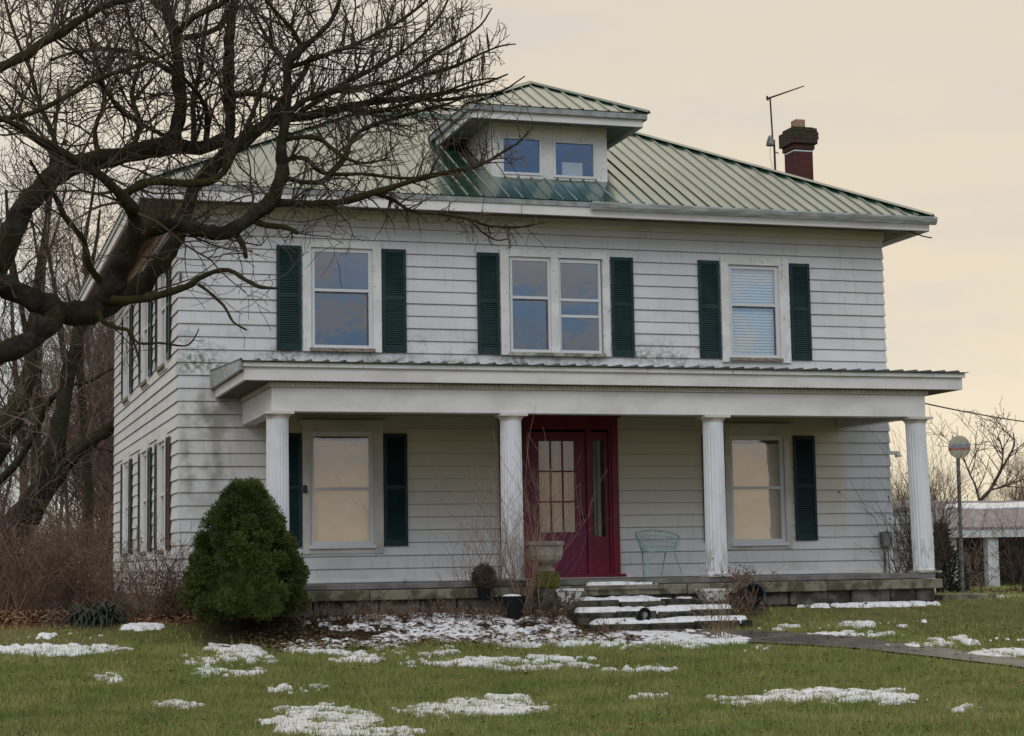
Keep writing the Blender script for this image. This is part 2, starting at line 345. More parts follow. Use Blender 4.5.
# ------------------------------------------------------------------ mesh helpers
class MB:
    def __init__(s): s.v = []; s.f = []
    def poly(s, pts):
        i = len(s.v); s.v += [tuple(p) for p in pts]; s.f.append(tuple(range(i, i+len(pts)))); return s
    def box(s, x0, x1, y0, y1, z0, z1):
        i = len(s.v)
        s.v += [(x0, y0, z0), (x1, y0, z0), (x1, y1, z0), (x0, y1, z0), (x0, y0, z1), (x1, y0, z1), (x1, y1, z1), (x0, y1, z1)]
        s.f += [tuple(i+k for k in q) for q in ((0, 3, 2, 1), (4, 5, 6, 7), (0, 1, 5, 4), (1, 2, 6, 5), (2, 3, 7, 6), (3, 0, 4, 7))]
        return s
    def hexa(s, a):  # 8 points: bottom ring, top ring
        i = len(s.v); s.v += [tuple(p) for p in a]
        s.f += [tuple(i+k for k in q) for q in ((0, 3, 2, 1), (4, 5, 6, 7), (0, 1, 5, 4), (1, 2, 6, 5), (2, 3, 7, 6), (3, 0, 4, 7))]
        return s
    def tube(s, pts, rad, n=6, cap=True):
        pts = [Vector(p) for p in pts]
        if isinstance(rad, (int, float)): rad = [rad]*len(pts)
        u = None; base = len(s.v)
        for k, p in enumerate(pts):
            t = (pts[min(k+1, len(pts)-1)]-pts[max(k-1, 0)])
            if t.length < 1e-9: t = Vector((0, 0, 1))
            t.normalize()
            if u is None:
                u = t.cross(Vector((0, 0, 1)) if abs(t.z) < .9 else Vector((1, 0, 0))).normalized()
            else:
                u = (u-t*u.dot(t)); u = u.normalized() if u.length > 1e-6 else t.orthogonal().normalized()
            v = t.cross(u)
            for j in range(n):
                a = 2*math.pi*j/n; q = p+(u*math.cos(a)+v*math.sin(a))*rad[k]; s.v.append((q.x, q.y, q.z))
        for k in range(len(pts)-1):
            for j in range(n):
                a = base+k*n+j; b = base+k*n+(j+1) % n
                s.f.append((a, b, b+n, a+n))
        if cap:
            s.f.append(tuple(base+j for j in range(n))[::-1]); s.f.append(tuple(base+(len(pts)-1)*n+j for j in range(n)))
        return s
    def lathe(s, prof, c=(0, 0, 0), n=24, mod=None, lean=(0, 0)):
        base = len(s.v)
        for r, z in prof:
            for j in range(n):
                a = 2*math.pi*j/n; rr = r*(mod(j, z) if mod else 1)
                s.v.append((c[0]+rr*math.cos(a)+lean[0]*z, c[1]+rr*math.sin(a)+lean[1]*z, c[2]+z))
        m = len(prof)
        for k in range(m-1):
            for j in range(n):
                a = base+k*n+j; b = base+k*n+(j+1) % n; s.f.append((a, b, b+n, a+n))
        s.f.append(tuple(base+j for j in range(n))[::-1]); s.f.append(tuple(base+(m-1)*n+j for j in range(n)))
        return s
    def build(s, name, m, parent=None, smooth=False, bevel=0):
        me = bpy.data.meshes.new(name); me.from_pydata(s.v, [], s.f); me.update()
        if isinstance(m, str): m = M[m]
        me.materials.append(m)
        if getattr(s, 'butt', None):
            me.materials.append(M['butt'])
            for k in s.butt: me.polygons[k].material_index = 1
        if smooth: me.polygons.foreach_set('use_smooth', [True]*len(me.polygons))
        o = bpy.data.objects.new(name, me); COL.objects.link(o)
        if parent: o.parent = parent; o.matrix_parent_inverse = Matrix.Translation(parent_loc(parent)).inverted()
        if bevel:
            b = o.modifiers.new('bevel', 'BEVEL'); b.width = bevel; b.segments = 2; b.limit_method = 'ANGLE'
        return o
def parent_loc(p):      # parts are modelled in world coordinates; only the Empty of a thing is moved
    return Vector(p.location) if p.type == 'EMPTY' else Vector((0, 0, 0))
def nmesh(name, V, Fa, m, parent=None):
    """mesh from numpy: V (n,3), Fa (m,k)"""
    me = bpy.data.meshes.new(name); k = Fa.shape[1]
    me.vertices.add(len(V)); me.vertices.foreach_set('co', V.astype(np.float32).ravel())
    me.loops.add(Fa.size); me.loops.foreach_set('vertex_index', Fa.astype(np.int32).ravel())
    me.polygons.add(len(Fa)); me.polygons.foreach_set('loop_start', np.arange(0, Fa.size, k, dtype=np.int32))
    me.polygons.foreach_set('loop_total', np.full(len(Fa), k, dtype=np.int32))
    me.update(calc_edges=True); me.validate()
    me.materials.append(M[m]); o = bpy.data.objects.new(name, me); COL.objects.link(o)
    if parent: o.parent = parent; o.matrix_parent_inverse = Matrix.Translation(parent_loc(parent)).inverted()
    return o
def tag(o, label=None, cat=None, group=None, kind=None):
    if label: o['label'] = label
    if cat: o['category'] = cat
    if group: o['group'] = group
    if kind: o['kind'] = kind
    return o
def empty(name, loc, label, cat, group=None):
    o = bpy.data.objects.new(name, None); COL.objects.link(o); o.location = loc; o.empty_display_size = .2
    return tag(o, label, cat, group)

# ------------------------------------------------------------------ ground
gx = np.unique(np.concatenate([np.array([-1500, -600, -250, -120, -70, -45, -30]), np.arange(-22, 30, .5), np.array([34, 40, 50, 70, 110, 250, 600, 1500])]))
gy = np.unique(np.concatenate([np.array([-400, -150, -70, -45]), np.arange(-34, 20, .4), np.array([24, 30, 40, 55, 80, 130, 300, 700, 2000])]))
GX, GY = np.meshgrid(gx, gy); GZ = hgt(GX, GY)
V = np.stack([GX, GY, GZ], -1).reshape(-1, 3); nx = len(gx)
ii, jj = np.meshgrid(np.arange(nx-1), np.arange(len(gy)-1)); a = (jj*nx+ii).ravel()
g = nmesh('ground', V, np.stack([a, a+1, a+nx+1, a+nx], -1), 'ground'); tag(g, kind='structure')

# ------------------------------------------------------------------ house
W_, D_ = 12.11, 10.7
house = empty('house', (0, 0, 0), 'white two storey farmhouse with green metal hip roof and full front porch', 'house')
def lap(mapf, L, z0, z1, openings=()):
    mb = MB(); mb.butt = []
    k0 = math.floor(z0/.2+1e-6)
    zz = k0*.2
    while zz < z1-1e-6:
        a, b = max(zz, z0), min(zz+.2, z1)
        cuts = {a, b}
        for o in openings:
            for q in (o[2], o[3]):
                if a < q < b: cuts.add(q)
        cs = sorted(cuts)
        wob = rng.uniform(-.002, .002)
        def off(q): return .024+wob-(q-zz)/.2*.02
        for c0, c1 in zip(cs, cs[1:]):
            segs = [(0, L)]
            for o in openings:
                if o[2] < (c0+c1)/2 < o[3]:
                    ns = []
                    for s0, s1 in segs:
                        if o[1] <= s0 or o[0] >= s1: ns.append((s0, s1)); continue
                        if s0 < o[0]: ns.append((s0, o[0]))
                        if o[1] < s1: ns.append((o[1], s1))
                    segs = ns
            for s0, s1 in segs:
                mb.poly([mapf(s0, off(c0), c0), mapf(s1, off(c0), c0), mapf(s1, off(c1), c1), mapf(s0, off(c1), c1)])
                if c0 == a:
                    mb.poly([mapf(s0, .003, c0), mapf(s1, .003, c0), mapf(s1, off(c0), c0), mapf(s0, off(c0), c0)]); mb.butt.append(len(mb.f)-1)
                    mb.poly([mapf(s0, off(c0)+.0005, c0), mapf(s1, off(c0)+.0005, c0), mapf(s1, off(c0)+.0005, c0+.003), mapf(s0, off(c0)+.0005, c0+.003)]); mb.butt.append(len(mb.f)-1)  # dark strip paints the lap's shadow line on the board face
        zz += .2
    return mb
fmap = lambda a, o, z: (a, -o, z)
lmap = lambda a, o, z: (-o, a, z)
rmap = lambda a, o, z: (W_+o, a, z)
bmap = lambda a, o, z: (a, D_+o, z)
ZT = 5.9
fo = [(2.0, 3.09, 3.64, 5.25), (5.27, 6.95, 3.64, 5.22), (9.15, 10.18, 3.62, 5.2),
      (2.0, 3.08, .55, 2.34), (9.10, 10.14, .5, 2.32), (5.20, 7.02, .0, 2.5)]
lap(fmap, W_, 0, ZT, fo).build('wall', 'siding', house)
SW = [1.86, 4.50, 7.80]
lo = [(c-.5, c+.5, 3.55, 5.25) for c in SW]+[(c-.5, c+.5, .55, 2.34) for c in SW]
lap(lmap, D_, -.2, ZT, lo).build('wall', 'siding', house)
lap(rmap, D_, -.2, ZT).build('wall', 'siding', house)
lap(bmap, W_, -.2, ZT).build('wall', 'siding', house)
# corner caps
for (x, y, dx, dy) in ((0, 0, -1, -1), (W_, 0, 1, -1)):
    mb = MB()
    for k in range(0, 30):
        z0 = k*.2
        o0, o1 = .029, .009
        mb.poly([(x+dx*o0, y+dy*o0, z0), (x-dx*.03, y+dy*o0, z0), (x-dx*.03, y+dy*o1, z0+.197), (x+dx*o1, y+dy*o1, z0+.197)])
        mb.poly([(x+dx*o0, y+dy*o0, z0), (x+dx*o0, y-dy*.03, z0), (x+dx*o1, y-dy*.03, z0+.197), (x+dx*o1, y+dy*o1, z0+.197)])
    mb.build('corner_cap', 'siding', house)
# foundation under the walls
MB().box(.0, W_, .0, D_, -.9, -.003).build('foundation', 'stone', house)
# inner partitions keep the rooms dark
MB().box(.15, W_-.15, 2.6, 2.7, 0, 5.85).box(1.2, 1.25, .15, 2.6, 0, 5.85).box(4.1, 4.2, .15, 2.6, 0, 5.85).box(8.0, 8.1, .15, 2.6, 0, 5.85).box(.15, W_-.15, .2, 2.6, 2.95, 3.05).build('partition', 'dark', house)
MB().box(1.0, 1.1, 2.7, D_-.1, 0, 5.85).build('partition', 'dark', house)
# water table board at wall foot
MB().box(-.03, 5.06, -.034, 0, -.02, .045).box(7.2, W_+.03, -.034, 0, -.02, .045).build('skirt_board', 'trim', house)

# ---- windows
def window(mapf, a0, a1, z0, z1, glasses, casing='peeling', head=0, sill='oldwood', frame='frame', blind=None, raildark=False, proj=.055, gl='glass'):
    """a0..z1 outer casing; glasses = list of (a0,a1,z0,z1,[rail z])"""
    def bx(mb, p0, p1, o0, o1, q0, q1):
        pts = [mapf(p0, o1, q0), mapf(p1, o1, q0), mapf(p1, o0, q0), mapf(p0, o0, q0), mapf(p0, o1, q1), mapf(p1, o1, q1), mapf(p1, o0, q1), mapf(p0, o0, q1)]
        mb.hexa(pts)
    mb = MB(); ga0 = min(g[0] for g in glasses); ga1 = max(g[1] for g in glasses); gz0 = min(g[2] for g in glasses); gz1 = max(g[3] for g in glasses)
    fw = .055
    bx(mb, a0, ga0-fw, -.08, proj, z0, z1); bx(mb, ga1+fw, a1, -.08, proj, z0, z1)
    bx(mb, ga0-fw, ga1+fw, -.08, proj, gz1+fw, z1)
    bx(mb, ga0-fw, ga1+fw, -.08, proj-.012, z0, gz0-fw)
    gs = sorted(glasses)
    for g1, g2 in zip(gs, gs[1:]): bx(mb, g1[1]+fw*.6, g2[0]-fw*.6, -.08, proj-.004, gz0-fw, gz1+fw)
    if head: bx(mb, a0-.05, a1+.05, 0.0, proj+.06, z1, z1+.05); bx(mb, a0-.02, a1+.02, .0, proj+.025, z1-.05, z1)
    win = mb.build('window', casing, house)
    mb = MB()
    for (x0, x1, y0, y1, rails) in gs:
        f0 = fw if len(gs) == 1 else fw*.6
        o0, o1 = -.03, .012
        bx(mb, x0-f0, x0+.012, o0, o1, y0-fw, y1+fw); bx(mb, x1-.012, x1+f0, o0, o1, y0-fw, y1+fw)
        bx(mb, x0+.012, x1-.012, o0, o1, y1-.01, y1+fw); bx(mb, x0+.012, x1-.012, o0, o1, y0-fw, y0+.01)
        for q in rails: bx(mb, x0+.012, x1-.012, o0, o1+.008, q-.022, q+.022)
    mb.build('sash', frame, win)
    if raildark:
        mb = MB()
        for (x0, x1, y0, y1, rails) in gs[:1]:
            q = rails[0]; bx(mb, x1-.034, x1-.0125, -.028, .004, y0+.011, q-.023); bx(mb, x0+.013, x1-.035, -.028, .004, q-.048, q-.0225)
        mb.build('inner_sash', 'frame_dark', win)
    mb = MB()
    for (x0, x1, y0, y1, rails) in gs:
        mb.poly([mapf(x0, -.012, y0), mapf(x1, -.012, y0), mapf(x1, -.012, y1), mapf(x0, -.012, y1)])
    mb.build('pane', gl, win)
    if sill:
        mb = MB(); bx(mb, ga0-fw-.02, ga1+fw+.02, proj-.010, proj+.035, gz0-fw-.045, gz0-fw+.01); mb.build('sill', sill, win)
    if blind:
        mb = MB()
        for (x0, x1, y0, y1, rails) in gs:
            if blind == 'slats':
                zz = y0-.03
                while zz < y1+.03:
                    mb.poly([mapf(x0-.02, -.060, zz), mapf(x1+.02, -.060, zz), mapf(x1+.02, -.075, zz+.046), mapf(x0-.02, -.075, zz+.046)]); zz += .05
            elif blind == 'shade':
                bx(mb, x0-.03, x1+.03, -.10, -.095, y0-.05, y1-.07)
            elif blind == 'curtain':
                n = 40
                for i in range(n):
                    u0, u1 = i/n, (i+1)/n
                    f = lambda u: -.13+.03*math.sin(u*31)+.012*math.sin(u*57)
                    mb.poly([mapf(x0-.03+u0*(x1-x0+.06), f(u0), y0-.05), mapf(x0-.03+u1*(x1-x0+.06), f(u1), y0-.05), mapf(x0-.03+u1*(x1-x0+.06), f(u1), y1+.05), mapf(x0-.03+u0*(x1-x0+.06), f(u0), y1+.05)])
        mb.build('blind' if blind != 'curtain' else 'curtain', {'slats': 'blind', 'shade': 'shade', 'curtain': 'curtain'}[blind], win)
    return win
w = window(fmap, 1.916, 3.178, 3.60, 5.35, [(2.10, 2.99, 3.70, 5.20, [4.58])], raildark=True)
w['label'] = 'single upper window with cloud reflections and rotted bare sill'
w = window(fmap, 5.16, 7.042, 3.60, 5.33, [(5.36, 5.99, 3.69, 5.165, [4.55]), (6.19, 6.87, 3.69, 5.155, [4.53, 4.26])], raildark=True, sill='mossy')
w['label'] = 'wide double upper window in flaking white casing'
w = window(fmap, 9.044, 10.30, 3.55, 5.34, [(9.24, 10.065, 3.67, 5.155, [4.53])], blind='slats', raildark=True, gl='glass')
w['label'] = 'upper window with closed white slat blind'
w = window(fmap, 1.90, 3.18, .44, 2.47, [(2.07, 2.98, .62, 2.28, [1.45])], casing='cream', head=1, sill='frame', blind='shade')
w['label'] = 'porch window with tan shade drawn down'
w = window(fmap, 9.03, 10.21, .42, 2.46, [(9.17, 10.06, .57, 2.25, [1.44])], casing='cream', head=1, sill='frame', blind='shade')
w['label'] = 'porch window right of the door reflecting a column'
# ---- shutters
def shutter(mapf, a0, a1, z0, z1, m='shutter', split=.52):
    mb = MB()
    def bx(p0, p1, o0, o1, q0, q1):
        mb.hexa([mapf(p0, o1, q0), mapf(p1, o1, q0), mapf(p1, o0, q0), mapf(p0, o0, q0), mapf(p0, o1, q1), mapf(p1, o1, q1), mapf(p1, o0, q1), mapf(p0, o0, q1)])
    t = .055; zm = z0+(z1-z0)*split
    bx(a0, a0+.05, .026, t, z0, z1); bx(a1-.05, a1, .026, t, z0, z1)
    bx(a0+.05, a1-.05, .026, t-.002, z1-.06, z1); bx(a0+.05, a1-.05, .026, t-.002, z0, z0+.09); bx(a0+.05, a1-.05, .026, t-.002, zm-.03, zm+.03)
    bx(a0+.05, a1-.05, .026, .030, z0+.09, z1-.06)
    for q0, q1 in ((z0+.09, zm-.03), (zm+.03, z1-.06)):
        n = int((q1-q0)/.034); h = (q1-q0)/n
        for i in range(n):
            b = q0+i*h
            mb.poly([mapf(a0+.05, .050, b), mapf(a1-.05, .050, b), mapf(a1-.05, .033, b+h*.95), mapf(a0+.05, .033, b+h*.95)])
            mb.poly([mapf(a0+.05, .050, b), mapf(a1-.05, .050, b), mapf(a1-.05, .031, b-.004), mapf(a0+.05, .031, b-.004)])
    return mb.build('shutter', m, house)
for a0, a1 in ((1.503, 1.893), (3.195, 3.584), (4.768, 5.14), (7.075, 7.465), (8.635, 9.02), (10.325, 10.695)): shutter(fmap, a0, a1, 3.612, 5.265)
for a0, a1 in ((1.50, 1.885), (3.195, 3.575), (8.625, 9.01), (10.29, 10.69)): shutter(fmap, a0, a1, .55, 2.315)
mk = 0
for c in SW:
    window(lmap, c-.56, c+.56, 3.44, 5.34, [(c-.40, c+.40, 3.58, 5.18, [4.5])], gl='glass')
    window(lmap, c-.56, c+.56, .44, 2.50, [(c-.40, c+.40, .60, 2.25, [1.45])], gl='glass')
    for zz in ((3.58, 5.25), (.55, 2.32)):
        brown = (c == SW[0] and zz[0] < 1)
        shutter(lmap, c-1.00, c-.59, zz[0], zz[1], 'shutter_brown' if brown else 'shutter')
        shutter(lmap, c+.59, c+1.00, zz[0], zz[1])
# ---- door unit
mb = MB()
mb.box(5.10, 5.21, -.07, .08, .05, 2.60).box(7.01, 7.12, -.07, .08, .05, 2.60)
mb.box(5.06, 7.16, -.11, .08, 2.60, 2.64).box(5.21, 7.01, -.06, .08, 2.40, 2.60)
mb.box(5.20, 5.24, -.04, .10, .05, 2.40).box(6.97, 7.01, -.04, .10, .05, 2.40)
mb.box(5.50, 5.60, -.045, .10, .05, 2.40).box(6.582, 6.66, -.045, .10, .05, 2.40)
mb.box(5.07, 7.20, -.12, .10, .0, .05)
df = mb.build('door_frame', 'red', house)
MB().box(5.0, 7.3, -.15, -.034, -.045, -.0).build('threshold', 'trim', house)
def doorleaf(x0, x1, z0, z1, gx0, gx1, gz0, gz1, nx_, nz_, mname, name):
    mb = MB(); Y0, Y1 = .005, .05
    mb.box(x0, gx0, Y0, Y1, z0, z1).box(gx1, x1, Y0, Y1, z0, z1).box(gx0, gx1, Y0, Y1, gz1, z1).box(gx0, gx1, Y0+.003, Y1, z0, gz0)
    for i in range(1, nx_):
        c = gx0+(gx1-gx0)*i/nx_; mb.box(c-.012, c+.012, Y0+.004, Y0+.03, gz0, gz1)
    for i in range(1, nz_):
        c = gz0+(gz1-gz0)*i/nz_; mb.box(gx0, gx1, Y0+.006, Y0+.028, c-.013, c+.013)
    d = mb.build(name, mname, house)
    MB().poly([(gx0, Y0+.02, gz0), (gx1, Y0+.02, gz0), (gx1, Y0+.02, gz1), (gx0, Y0+.02, gz1)]).build('pane', 'glass_dull', d)
    return d
d = doorleaf(5.60, 6.582, .055, 2.36, 5.777, 6.39, .735, 2.21, 3, 3, 'redslab', 'door')
MB().box(5.72, 6.45, -.004, .006, .60, .63).box(5.72, 6.45, -.004, .006, .16, .19).box(5.72, 5.75, -.004, .006, .19, .60).box(6.42, 6.45, -.004, .006, .19, .60).build('door_panel', 'redslab', d)
MB().lathe([(.012, 0), (.03, .02), (.03, .045), (.01, .06)], (0, 0, 0), 14).build('door_handle', 'darkmetal', d)
h = bpy.data.objects['door_handle']; h.matrix_parent_inverse = Matrix.Identity(4); h.rotation_euler = (R(90), 0, 0); h.location = (6.50, 0.004, .98)
for x0, x1 in ((5.24, 5.50), (6.66, 6.97)):
    s = doorleaf(x0, x1, .055, 2.36, x0+.02, x1-.06, .655, 2.22, 1, 1, 'red', 'sidelight')
    MB().box(x0+.04, x1-.08, -.004, .007, .55, .58).box(x0+.04, x1-.08, -.004, .007, .12, .15).build('door_panel', 'red', s)
mb = MB(); n = 60
for (xa, xb, yy) in ((5.62, 6.56, .16), (6.77, 6.88, .17)):
    f = lambda u: yy+.028*math.sin(u*(xb-xa)*46)+.01*math.sin(u*(xb-xa)*95)
    for i in range(n):
        u0, u1 = i/n, (i+1)/n
        mb.poly([(xa+u0*(xb-xa), f(u0), .3), (xa+u1*(xb-xa), f(u1), .3), (xa+u1*(xb-xa), f(u1), 2.3), (xa+u0*(xb-xa), f(u0), 2.3)])
mb.build('curtain', 'curtain', house)

# ---- porch
CX = [1.065, 4.515, 7.735, 11.24]
MB().box(.72, 11.34, -2.73, -.002, -.085, -.008).build('porch_floor', 'deck', house, bevel=.008)
mb = MB(); edges = [.70, 2.3, 3.9, 5.3, 7.1, 9.38, 11.37]
for i, (a, b) in enumerate(zip(edges, edges[1:])): mb.box(a+.006, b-.006, -2.90-rng.uniform(0, .03), -2.0, -.235-rng.uniform(0, .02), -.092-rng.uniform(0, .012))
mb.build('porch_slab', 'slab', house, bevel=.015)
mb = MB()
x = .75
while x < 11.22:
    wv = rng.uniform(.35, .7)
    for (z0, z1) in ((-.46, -.242), (-.80, -.47)):
        o = rng.uniform(0, .05); mb.box(x, min(x+wv, 11.3)-.02, -2.80-o, -2.3, z0+rng.uniform(0, .02), z1)
    x += wv
mb.box(.76, 11.26, -2.74, -.01, -.9, -.245)
mb.build('porch_foundation', 'stone', house, bevel=.02)
# columns
for i, cx in enumerate(CX):
    lean = (-.024, 0) if i == 3 else (0, 0)
    base = (cx+(.0 if i < 3 else .01), -2.55, -.005)
    nfl = 20
    prof = [(.172, .0), (.172, .06)]+[(.168-.012*k/10, .07+2.27*k/10) for k in range(11)]
    col = MB().lathe(prof, base, nfl*4, mod=lambda j, z: (1 if z < .065 or z > 2.33 else (1, .965, .93, .965)[j % 4]), lean=lean).build('column', 'column', house)
    t = base[0]+lean[0]*2.35
    MB().lathe([(.157, 2.335), (.165, 2.345), (.165, 2.36), (.185, 2.375), (.195, 2.395)], base, 40, lean=lean).box(t-.205, t+.205, -2.755, -2.345, base[2]+2.396, 2.428).build('capital', 'cream', col)
    if i in (0, 1, 2, 3): MB().box(base[0]-.20, base[0]+.20, -2.75, -2.35, -.006, .03).build('column_base', 'whitepot' if i == 2 else 'mossy', col, bevel=.008)
# entablature
mb = MB()
mb.box(.965, 11.32, -2.66, -2.42, 2.432, 2.775)
mb.box(.965, 1.17, -2.42, -.03, 2.434, 2.773)
mb.box(11.12, 11.32, -2.42, -.03, 2.434, 2.773)
mb.build('porch_beam', 'trim', house, bevel=.006)
mb = MB(); x = .93
mb.box(.93, 11.36, -2.70, -2.45, 2.777, 2.842).box(.928, 1.17, -2.45, -.03, 2.779, 2.840).box(11.12, 11.362, -2.45, -.03, 2.779, 2.840)
x = .95
while x < 11.33: mb.box(x, x+.035, -2.722, -2.701, 2.80, 2.838); x += .07
mb.build('dentil_moulding', 'cream', house)
# soffit and ceiling (a wide board just above the beam)
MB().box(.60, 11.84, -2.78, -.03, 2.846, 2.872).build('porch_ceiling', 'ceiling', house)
mb = MB()
# fascia front, left and right returns, crown strip
mb.box(.545, 11.885, -2.85, -2.783, 2.85, 3.075)
mb.box(.545, .597, -2.781, -.03, 2.85, 2.99)
mb.box(11.843, 11.885, -2.781, -.03, 2.85, 3.075)
mb.build('porch_fascia', 'trim', house, bevel=.005)
MB().box(.515, 11.915, -2.90, -2.852, 3.035, 3.105).box(.505, .543, -2.85, -.03, 2.995, 3.105).build('porch_crown', 'peeling', house, bevel=.01)
# porch roof: ribbed metal
def ribbed(mb, x0, x1, P, rib=.23, h=.022, wd=.03):
    """P(x, t) -> point on plane for t in 0..1, normal offset via P(x,t,h)"""
    x = x0; mb.poly([P(x0, 0, 0), P(x1, 0, 0), P(x1, 1, 0), P(x0, 1, 0)])
    while x <= x1:
        a, b = x-wd, x+wd
        mb.poly([P(a, 0, .0), P(a, 1, .0), P(x-.012, 1, h), P(x-.012, 0, h)]); mb.poly([P(b, 1, 0), P(b, 0, 0), P(x+.012, 0, h), P(x+.012, 1, h)])
        mb.poly([P(x-.012, 0, h), P(x-.012, 1, h), P(x+.012, 1, h), P(x+.012, 0, h)]); mb.poly([P(a, 0, 0), P(x-.012, 0, h), P(x+.012, 0, h), P(b, 0, 0)])
        x += rib
mb = MB(); ribbed(mb, .49, 11.95, lambda x, t, h: (x, -2.95+2.92*t, 3.118+.14*t+h), rib=.245, h=.028)
mb.poly([(.49, -2.95, 3.108), (11.95, -2.95, 3.108), (11.95, -.03, 3.248), (.49, -.03, 3.248)])
mb.poly([(.49, -2.95, 3.108), (11.95, -2.95, 3.108), (11.95, -2.95, 3.118), (.49, -2.95, 3.118)])
mb.build('porch_roof', 'porchtin', house)
MB().hexa([(.47, -2.92, 2.985), (.503, -2.92, 2.985), (.503, -.03, 2.985), (.47, -.03, 2.985), (.47, -2.95, 3.14), (.503, -2.95, 3.14), (.503, -.03, 3.275), (.47, -.03, 3.275)]).build('porch_gutter', 'roof_edge', house)
# ---- steps
mb = MB()
st_def = [(5.18, 7.16, -3.28, -2.905, -.30), (5.12, 7.55, -3.66, -3.282, -.45), (5.18, 7.62, -4.05, -3.662, -.605)]
for (x0, x1, y0, y1, zt) in st_def:
    x = x0
    while x < x1-.05:
        wv = min(rng.uniform(.5, .9), x1-x); mb.box(x, x+wv-rng.uniform(.005, .03), y0-rng.uniform(-.03, .06), y1, zt-.26, zt+rng.uniform(-.03, .003)); x += wv
mb.box(4.85, 5.17, -3.3, -2.905, -.9, -.36).box(7.18, 7.66, -3.3, -2.905, -.9, -.345)
mb.build('steps', 'pier', house, bevel=.02)

# ---- main eaves and roof
OH = .65; x0, x1, y0, y1 = -OH, W_+OH-.08, -OH, D_+OH
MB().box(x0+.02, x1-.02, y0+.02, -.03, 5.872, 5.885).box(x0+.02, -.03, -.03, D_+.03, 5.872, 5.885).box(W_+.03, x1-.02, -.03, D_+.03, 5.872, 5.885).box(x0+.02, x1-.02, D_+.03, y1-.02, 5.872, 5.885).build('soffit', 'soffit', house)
MB().box(-.03, W_+.03, -.055, -.028, 5.72, 5.871).box(-.055, -.028, -.028, D_, 5.72, 5.871).build('frieze_board', 'trim', house)
mb = MB()
mb.box(x0, x1, y0-.03, y0+.018, 5.80, 5.985).box(x0-.03, x0+.018, y0+.02, y1, 5.80, 5.985).box(x1-.018, x1+.03, y0+.02, y1, 5.80, 5.985).box(x0, x1, y1-.018, y1+.03, 5.80, 5.985)
mb.build('fascia', 'trim', house, bevel=.006)
MB().box(x0-.05, x1+.05, y0-.055, y0-.031, 5.955, 6.035).box(x0-.055, x0-.031, y0-.03, y1, 5.955, 6.035).box(x1+.031, x1+.055, y0-.03, y1, 5.955, 6.035).build('drip_edge', 'roof_edge', house)
# gutter along the right part of the front (K profile)
mb = MB(); prof = [(-.056, 5.90), (-.12, 5.90), (-.15, 5.95), (-.165, 6.0), (-.165, 6.025), (-.15, 6.025), (-.15, 6.005), (-.110, 5.915), (-.066, 5.915)]
gx0, gx1 = 6.5, x1+.09
for (pa, pb) in zip(prof, prof[1:]): mb.poly([(gx0, y0+pa[0], pa[1]), (gx1, y0+pa[0], pa[1]), (gx1, y0+pb[0], pb[1]), (gx0, y0+pb[0], pb[1])])
for X in (gx0, gx1): mb.poly([(X, y0+a, b) for a, b in prof[:5]]+[(X, y0-.056, 6.025)])
mb.build('gutter', 'gutter', house)
E0x, E1x, E0y, E1y, EZ = x0-.07, x1+.07, y0-.07, y1+.07, 6.045
SL = .545; TB = 4.35; SL2 = .33
def roofz(t): return EZ+SL*t if t <= TB else EZ+SL*TB+SL2*(t-TB)
ZB = roofz(TB)
TR = (E1y-E0y)/2; TRX = (E1x-E0x)/2; ZR = roofz(min(TR, TRX))
mb = MB()
c = [(E0x, E0y), (E1x, E0y), (E1x, E1y), (E0x, E1y)]
inn = [(E0x+TB, E0y+TB), (E1x-TB, E0y+TB), (E1x-TB, E1y-TB), (E0x+TB, E1y-TB)]
for i in range(4):
    j = (i+1) % 4
    mb.poly([(*c[i], EZ), (*c[j], EZ), (*inn[j], ZB), (*inn[i], ZB)])
tt = min(TR, TRX); rl = (E0x+tt, (E0y+E1y)/2, ZR); rr = (E1x-tt, (E0y+E1y)/2, ZR)
b = [(*q, ZB) for q in inn]
mb.poly([b[0], b[1], rr, rl]); mb.poly([b[1], b[2], rr]); mb.poly([b[2], b[3], rl, rr]); mb.poly([b[3], b[0], rl])
# ribs on each lower plane
def rib(mb, p, q, side, h=.022, w1=.020, w2=.009):
    p, q = Vector(p), Vector(q); side = Vector(side); nrm = (q-p).normalized().cross(side); nrm = nrm if nrm.z > 0 else -nrm
    a = [p-side*w1, p-side*w2+nrm*h, p+side*w2+nrm*h, p+side*w1]; bb = [v+(q-p) for v in a]
    for k in range(3): mb.poly([a[k], a[k+1], bb[k+1], bb[k]])
    mb.poly(a)
x = E0x+.15
while x < E1x-.05:
    t = min(TB, x-E0x, E1x-x)
    rib(mb, (x, E0y, EZ), (x, E0y+t, EZ+SL*t), (1, 0, 0)); x += .2285
y = E0y+.15
while y < E1y-.05:
    t = min(TB, y-E0y, E1y-y)
    rib(mb, (E0x, y, EZ), (E0x+t, y, EZ+SL*t), (0, 1, 0)); rib(mb, (E1x, y, EZ), (E1x-t, y, EZ+SL*t), (0, 1, 0)); y += .2285
x = inn[0][0]+.1
while x < inn[1][0]:
    t = min(TR-TB, x-inn[0][0]+.0, inn[1][0]-x+.0)
    if t > .1: rib(mb, (x, E0y+TB, ZB), (x, E0y+TB+t, ZB+SL2*t), (1, 0, 0))
    x += .2285
roof = mb.build('roof', 'roof', house)
